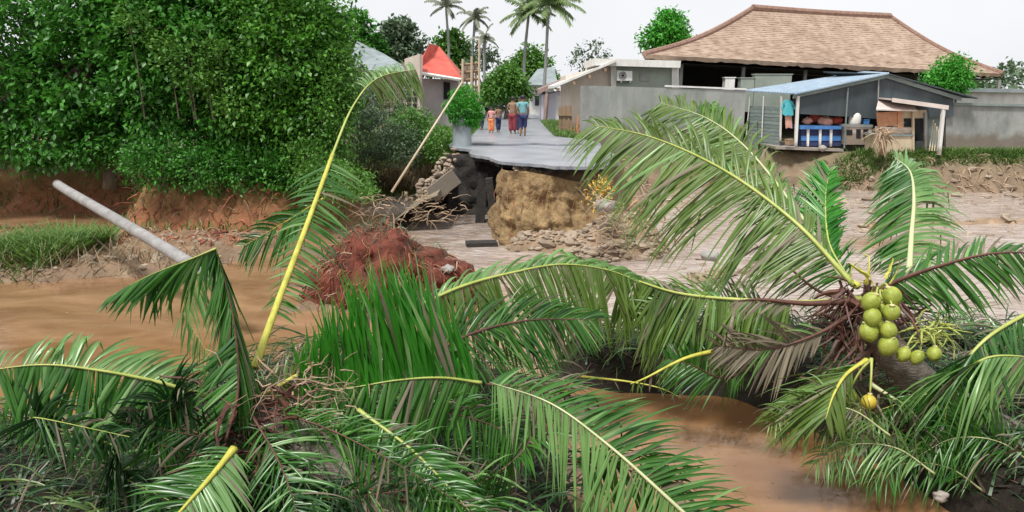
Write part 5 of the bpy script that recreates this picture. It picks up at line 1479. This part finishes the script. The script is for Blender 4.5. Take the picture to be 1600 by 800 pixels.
frond(PA, PP([(505, 310, 9.6), (440, 350, 9.6), (380, 385, 9.6)]),
      [dict(dir=(-.3, -.1, -1), fwd=.6, grav=.4, L=.75, n=30), dict(dir=(-.3, 0, .5), fwd=.9, grav=.7, L=.4, n=24)], r0=.015, rmat='rachisyel', lmat='palmleaf', seed=37)
frond(PA, PP([(400, 640, 5.9), (500, 665, 5.7), (620, 725, 5.4), (740, 800, 5.0)]),
      [dict(dir=(.1, -.1, -1), fwd=.5, grav=.3, L=.5, n=50), dict(dir=(.4, .2, .7), fwd=.8, grav=.9, L=.45, n=50)], r0=.014, rmat='rachisdark', lmat='palmleaf', seed=38, jit=.2, w=.022)
frond(PA, PP([(395, 650, 5.8), (440, 730, 5.4), (470, 820, 5.0)]),
      [dict(dir=(-.8, -.1, -.5), fwd=.5, grav=.4, L=.5, n=45), dict(dir=(.9, 0, .0), fwd=.6, grav=.7, L=.6, n=45)], r0=.014, rmat='rachisdark', lmat='palmleaf', seed=39, jit=.22, w=.022)
frond(PA, PP([(380, 630, 6.0), (440, 600, 6.2), (500, 560, 6.5), (530, 520, 6.8)]),
      [dict(dir=(.5, .1, -.8), fwd=.4, grav=.5, L=.4, n=30), dict(dir=(-.5, .1, .7), fwd=.6, grav=.8, L=.35, n=30)], r0=.035, rmat='rachisyel', lmat='palmleafolive', seed=40)
for k in range(16):
    u0, v0 = rnd.uniform(110, 520), rnd.uniform(630, 800); Y = rnd.uniform(5.6, 6.6); 
    frond(PA, PP([(u0, v0, Y), (u0 + rnd.uniform(-70, 70), v0 - rnd.uniform(-20, 40), Y - .1), (u0 + rnd.uniform(-150, 150), v0 + rnd.uniform(-20, 60), Y - .3)]),
          [dict(dir=(-.3, -.2, -.9), fwd=.6, grav=.6, L=.5, n=34), dict(dir=(.3, 0, .7), fwd=.6, grav=1.2, L=.4, n=30)], r0=.014, rmat=['rachisdark', 'rachis'][k % 2], lmat=['palmleaf', 'palmleafshade', 'palmleafshade'][k % 3], seed=50 + k, w=.028)
ss = [pa + Vector((rnd.uniform(-.2, .5), rnd.uniform(-.3, .2), rnd.uniform(-.4, .2))) for _ in range(160)]
twigs('dead_sheaths', ss, [(rnd.uniform(-1, 1), rnd.uniform(-.6, .3), rnd.uniform(-.6, .6)) for _ in ss], .5, .013, M['rachisdark'], parent=PA, seed=45, grav=-.8)
ss = [pa + Vector((rnd.uniform(.05, .9), rnd.uniform(-.2, .6), rnd.uniform(-.2, .35))) for _ in range(170)]
twigs('brown_fibres', ss, [(rnd.uniform(-1, 1), rnd.uniform(-.5, .5), rnd.uniform(-.2, 1)) for _ in ss], .4, .007, M['rootlight'], parent=PA, seed=46, grav=-.5, wob=.4)

# ---- loose fronds in the middle
def loose(path, label, **kw):
    p = PP(path); root = empty('fallen_palm_frond', p[0], label, 'palm frond', 'fallen palm fronds in the foreground')
    sides = kw.pop('sides'); frond(root, p, sides, name='midrib', indiv=kw.pop('indiv', 'root'), **kw)
    return root


loose([(752, 598, 6.6), (690, 590, 6.5), (620, 594, 6.4), (545, 606, 6.35), (470, 612, 6.3)], 'bright green frond lying flat, leaflets fanned straight up and hanging below', rmat='rachis', lmat='palmleafbright',
      sides=[dict(dir=(-.55, .1, 1), dir1=(.12, .1, 1), fwd=.02, grav=.3, L=1.12, n=200, mat='palmleafbright', twist=.2, proj=.35), dict(dir=(.05, -.25, -1), dir1=(.1, -.2, -1), fwd=.35, grav=.3, L=.9, n=98, mat='palmleaf', proj=.4)], r0=.022, seed=61, w=.042, jit=.09, clump=0, trange=(.02, 1))
loose([(1120, 850, 5.3), (1040, 775, 5.45), (950, 695, 5.7), (860, 630, 6.0), (765, 597, 6.4)], 'large frond in the centre foreground with pale comb-like leaflets', rmat='rachispale', lmat='palmleafpale',
      sides=[dict(dir=(-.15, -.25, -1), dir1=(-.15, -.2, -1), fwd=.0, grav=.25, L=.95, n=105, mat='palmleafpale', proj=.15), dict(dir=(1, .15, -.25), dir1=(.75, .3, .35), fwd=.0, grav=.45, L=.75, n=120, mat='palmleaf', proj=.3)], r0=.028, seed=62, w=.032, trange=(.0, 1))
loose([(636, 486, 7.6), (720, 448, 7.9), (800, 426, 8.2), (880, 413, 8.5), (960, 425, 8.8), (1030, 458, 9.0)], 'arched frond in the middle with a dense curtain of dark hanging leaflets', rmat='rachis', lmat='palmleafolive',
      sides=[dict(dir=(.3, -.3, -1), dir1=(.1, -.2, -1), fwd=.2, grav=.5, L=1.2, n=165, mat='palmleafolive', proj=.25), dict(dir=(.1, .5, .7), fwd=.9, grav=1.3, L=.45, n=80, mat='palmleafpale')], r0=.030, seed=63, w=.042, trange=(.02, 1))
loose([(660, 560, 7.2), (740, 520, 7.6), (830, 500, 7.9), (930, 500, 8.1)], 'darker frond hanging behind the arched middle frond', rmat='rachisdark', lmat='palmleaf', indiv=False,
      sides=[dict(dir=(.2, -.3, -1), fwd=.5, grav=.3, L=.8, n=110), dict(dir=(.1, .3, .7), fwd=.9, grav=1.0, L=.7, n=80)], r0=.03, seed=64, w=.03, trange=(.02, 1))
loose([(1240, 520, 8.4), (1160, 480, 8.5), (1060, 468, 8.7), (1000, 490, 8.8)], 'olive frond between the middle arch and the coconut palm', rmat='rachis', lmat='palmleafolive', indiv=False,
      sides=[dict(dir=(-.3, -.3, -1), fwd=.3, grav=.3, L=.85, n=100), dict(dir=(-.3, .3, .6), fwd=.8, grav=.9, L=.5, n=70)], r0=.028, seed=65, w=.034, trange=(.02, 1))
loose([(1130, 545, 7.8), (1070, 560, 7.6), (1010, 590, 7.5), (985, 600, 7.4)], 'bare yellow frond stalk lying across the sandy strip', rmat='rachisyel', lmat='palmleafolive', indiv=False,
      sides=[dict(dir=(-.1, -.1, -.9), fwd=.6, grav=.6, L=.25, n=10)], r0=.035, seed=66, w=.03)
loose([(905, 588, 8.4), (980, 596, 8.2), (1030, 606, 8.1), (1066, 622, 8.0)], 'second bare yellow stalk curving along the edge of the pool', rmat='rachisyel', lmat='palmleafdead', indiv=False,
      sides=[dict(dir=(.1, -.1, -.9), fwd=.6, grav=.6, L=.2, n=6)], r0=.022, seed=67, w=.02)
loose([(560, 640, 6.0), (640, 700, 5.7), (700, 760, 5.4), (760, 830, 5.1)], 'yellow-green frond stalk running down to the bottom edge left of centre', rmat='rachis', lmat='palmleaf', indiv=False,
      sides=[dict(dir=(-.7, -.1, -.3), fwd=.5, grav=.6, L=.5, n=40), dict(dir=(.8, 0, .4), fwd=.5, grav=.8, L=.4, n=40)], r0=.022, seed=68, w=.028)
loose([(840, 640, 6.3), (820, 700, 6.0), (760, 750, 5.8), (680, 790, 5.6)], 'dark shaded frond under the pale comb-like frond', rmat='rachisdark', lmat='palmleaf', indiv=False,
      sides=[dict(dir=(-.4, -.2, -.7), fwd=.5, grav=.6, L=.55, n=45), dict(dir=(.4, 0, .4), fwd=.5, grav=1.0, L=.5, n=45)], r0=.02, seed=69, w=.028)
loose([(1180, 570, 8.2), (1130, 590, 8.0), (1080, 570, 8.0), (1040, 560, 8.1)], 'small dark frond drooping at the far edge of the pool', rmat='rachisdark', lmat='palmleaf', indiv=False,
      sides=[dict(dir=(-.2, -.3, -.9), fwd=.5, grav=.5, L=.55, n=50), dict(dir=(.2, 0, .5), fwd=.5, grav=1.0, L=.4, n=40)], r0=.02, seed=70, w=.026)
rr = random.Random(77)
for k, lab in enumerate(['dark frond lying under the bright green fan', 'tangled frond at the bottom edge right of the left palm', 'shaded frond in the dark hollow left of the pool', 'frond half buried in debris below the arched frond',
                         'short frond poking from the debris near the bottom centre', 'limp frond on the bank under the coconuts']):
    u0, v0, Y = [(640, 640, 6.6), (520, 760, 5.6), (880, 720, 5.9), (760, 600, 7.4), (620, 780, 5.5), (1250, 590, 8.0)][k]
    loose([(u0, v0, Y), (u0 + 60, v0 + 5, Y - .1), (u0 + 130, v0 + 25, Y - .1), (u0 + 180, v0 + 60, Y - .2)], lab, rmat='rachisdark', lmat=['palmleaf', 'palmleafdead'][k % 2], indiv=False,
          sides=[dict(dir=(0, -.3, -.9), fwd=.5, grav=.5, L=.5, n=50), dict(dir=(.1, 0, .7), fwd=.6, grav=1.2, L=.45, n=45)], r0=.016, seed=80 + k, w=.026)

for k, (u0, v0, lab) in enumerate([(1400, 700, 'small tangled frond beside the pale lump at the lower right'), (1480, 730, 'ragged frond at the lower right corner of the bank'), (1330, 640, 'thin frond on the bank right of the hanging yellow coconut'), (1560, 690, 'frond lying at the far right edge of the near bank')]):
    loose([(u0 + 60, v0 + 40, 6.6), (u0, v0, 6.7), (u0 - 70, v0 - 5, 6.75), (u0 - 130, v0 + 25, 6.7)], lab, rmat='rachispale', lmat=['palmleafpale', 'palmleaf', 'palmleafolive', 'palmleaf'][k], indiv=False,
          sides=[dict(dir=(-.3, -.3, -.5), fwd=.5, grav=.8, L=.5, n=40), dict(dir=(0, 0, .9), fwd=.6, grav=1.4, L=.5, n=40)], r0=.014, seed=110 + k, w=.02, jit=.2)
# debris litter on the near banks
st, dr = [], []
for _ in range(2600):
    x, y = rnd.uniform(-6, 7), rnd.uniform(5.0, 11.6)
    z = hz(x, y)
    if z < .2: continue
    st.append(Vector((x, y, z + .01))); dr.append((rnd.uniform(-1, 1), rnd.uniform(-1, 1), rnd.uniform(-.1, .5)))
twigs('twig_litter', st[:900], dr[:900], .4, .007, M['litter'], 'dry twigs and stalks scattered over the near bank', 'twigs', 91, grav=-.3, wob=.25, segs=4)
blades('leaf_litter', [tuple(p) for p in st], .22, M['litter'], 'brown dead leaf litter between the fallen palms', 'leaf litter', 92, .018, 1.3, curl=.4)
pts = [tuple(st[rnd.randrange(len(st))]) for _ in range(3200)]
blades('bank_weeds', [(x + rnd.gauss(0, .15), y + rnd.gauss(0, .15), z) for x, y, z in pts], .3, M['palmleafshade'], 'dark green weeds growing on the near bank', 'weeds', 93, .014, .8, curl=.9)

def tangle(name, n, m_, lab, seed, w=.024, L=(.3, .75)):
    r_ = random.Random(seed); sv, sf = [], []; c_ = 0
    while c_ < n:
        x, y = r_.uniform(-6.5, 7.5), r_.uniform(5.2, 11.2); z = hz(x, y)
        if z < .22: continue
        az = r_.gauss(0, 1.1) + (math.pi if r_.random() < .5 else 0)
        for q_ in range(7):
            a_ = az + r_.gauss(0, .35); d = Vector((math.cos(a_), math.sin(a_) * .6 - .15, r_.uniform(-.05, .9)))
            p = Vector((x + r_.gauss(0, .09), y + r_.gauss(0, .09), z + r_.uniform(0, .35)))
            vs, fs = leaflet_geo(p, d, Vector((r_.gauss(0, .3), -.4, 1)).normalized(), r_.uniform(*L), w * r_.uniform(.6, 1.2), r_.uniform(.6, 2.2), 5, r_.gauss(0, .6), None, r_)
            b = len(sv); sv += vs; sf += [tuple(i_ + b for i_ in f_) for f_ in fs]
        c_ += 1
    o = MB().add(sv, sf).build(name, M[m_], base=(0, 8, .5)); tag(o, lab, 'palm leaves', None, 'stuff')


tangle('tangled_leaflets', 330, 'palmleafshade', 'tangle of torn dark green palm leaflets over the near bank', 1)
tangle('tangled_leaflets', 60, 'palmleafolive', 'tangle of torn olive palm leaflets over the near bank', 2)
tangle('tangled_leaflets', 90, 'palmleafpale', 'torn pale palm leaflets strewn over the near bank', 3, .02)
tangle('tangled_leaflets', 110, 'palmleafdead', 'brown dead palm leaflets strewn over the near bank', 4)
# flotsam
mb = MB(); r_ = random.Random(12)
for k in range(420):
    x, y = (r_.uniform(-9, 4), r_.uniform(9, 16)) if k % 3 else (r_.uniform(.5, 4), r_.uniform(7, 10))
    if hz(x, y) > -.05: continue
    s_ = r_.choice([.006, .008, .012, .02]); mb.blob((x, y, .004), (s_ * r_.uniform(.8, 3), s_, s_ * .25), 6, 4, .5, k, 1.5, Matrix.Rotation(r_.uniform(0, 3), 3, 'Z'))
o = mb.build('flotsam', M['leafdry'], base=(-3, 12, 0)); tag(o, 'small bits of leaf and foam floating on the brown pools', 'flotsam', kind='stuff')

st = []; dr = []
while len(st) < 420:
    x, y = rnd.uniform(4, 28), rnd.uniform(28.5, 31.6); z = hz(x, y)
    if z < .02: continue
    st.append(Vector((x, y, z + .03))); dr.append((rnd.uniform(-1, 1), -.5, rnd.uniform(-.3, .5)))
twigs('flood_wrack', st, dr, .6, .02, M['rootlight'], 'grey-brown stalks and roots caught on the far right bank below the shed', 'flood wrack', 98, grav=-.8)
# stones and clods on the mud flats
def stones(name, n, box, rng_, m_, lab, seed, zmin=-.12):
    r_ = random.Random(seed); mb = MB()
    X0, X1, Y0_, Y1 = box
    P2 = np.array([[r_.uniform(X0, X1), r_.uniform(Y0_, Y1)] for _ in range(n * 3)])
    Z = hzv(P2[:, 0], P2[:, 1])
    k = 0
    for (x, y), z in zip(P2, Z):
        if z < zmin: continue
        s = r_.uniform(*rng_) * (1 if r_.random() < .9 else 2)
        mb.blob((x, y, max(z, -.03) + s * .2), (s * r_.uniform(.8, 1.5), s * r_.uniform(.8, 1.2), s * r_.uniform(.4, .8)), 7, 5, .6, k); k += 1
        if k >= n: break
    o = mb.build(name, m_, base=((X0 + X1) / 2, (Y0_ + Y1) / 2, 0)); tag(o, lab, 'stones', None, 'stuff'); return o


stones('rubble', 1300, (-.6, 5.6, 16.2, 21), (.015, .085), M['pebble'], 'pale stones and clods on the bank right of the yellow soil face', 1, 0)
stones('mud_clods', 200, (5, 20, 19.5, 26), (.03, .11), M['pebble'], 'mud clods and stones on the flats of the wide right river', 2, -.05)
stones('mud_clods', 90, (2.5, 8, 14.6, 18.4), (.03, .09), M['pebble'], 'dark clods breaking the pale current below the long frond', 3, -.06)
stones('river_stones', 420, (5, 30, 26, 31.4), (.04, .14), M['pebble'], 'stones along the foot of the far right bank', 4, -.1)
stones('bank_stones', 160, (-14, -5, 15.5, 20.5), (.03, .09), M['pebble'], 'small stones on the mud at the foot of the left bank', 5, 0)
for k, (u, v, Y, s, m_, lab, nm) in enumerate([(1470, 775, 6.2, .055, 'white', 'white shell-like lump in the weeds at the lower right', 'pale_stone'), (945, 322, 18.2, .22, 'rock', 'grey boulder on the rubble bank right of the soil face', 'boulder'),
                                             (1110, 400, 15.6, .16, 'rock', 'grey stone standing in the pale current', 'boulder'), (1175, 248, 30.5, .22, 'rock', 'grey boulder below the end of the slatted shed wall', 'boulder'),
                                             (700, 420, 14.0, .10, 'rock', 'small stone at the right foot of the root clump', 'boulder'), (1285, 232, 32.4, .16, 'white', 'pale lump at the front edge of the shed floor', 'pale_stone')]):
    c = at(u, v, Y); o = MB().blob(c, (s * 1.2, s, s * .8), 14, 10, .5, k + 3, 1.8).build(nm, M[m_], base=tuple(c), smooth=True); tag(o, lab, 'stone')
# yellow leafy debris right of the soil block
c = at(940, 305, 18.6)
bush('yellow_brush', [((c.x, c.y, c.z), (.28, .25, .3))], 260, .12, mat('ochre_leaf', (.50, .30, .04), (.66, .46, .10), scale=3, island=True), 'small ochre-yellow leafy clump on the rubble bank', 'brush', seed=95)
ss = [at(rnd.uniform(930, 1080), rnd.uniform(300, 390), rnd.uniform(16.5, 19)) for _ in range(150)]
twigs('flood_brush', ss, [(rnd.uniform(-1, 1), rnd.uniform(-.5, .5), rnd.uniform(-.6, .6)) for _ in ss], .7, .014, M['rootlight'], 'tangle of pale sticks caught on the rubble bank', 'brush', 96, grav=-.4)
ss = [at(rnd.uniform(560, 720), rnd.uniform(305, 345), rnd.uniform(16.5, 22)) for _ in range(120)]
twigs('water_edge_brush', ss, [(rnd.uniform(-1, 1), rnd.uniform(-.5, .5), rnd.uniform(-.2, .6)) for _ in ss], .45, .01, M['rootlight'], 'grey twigs and grass caught behind the root clump', 'brush', 97, grav=-.5)
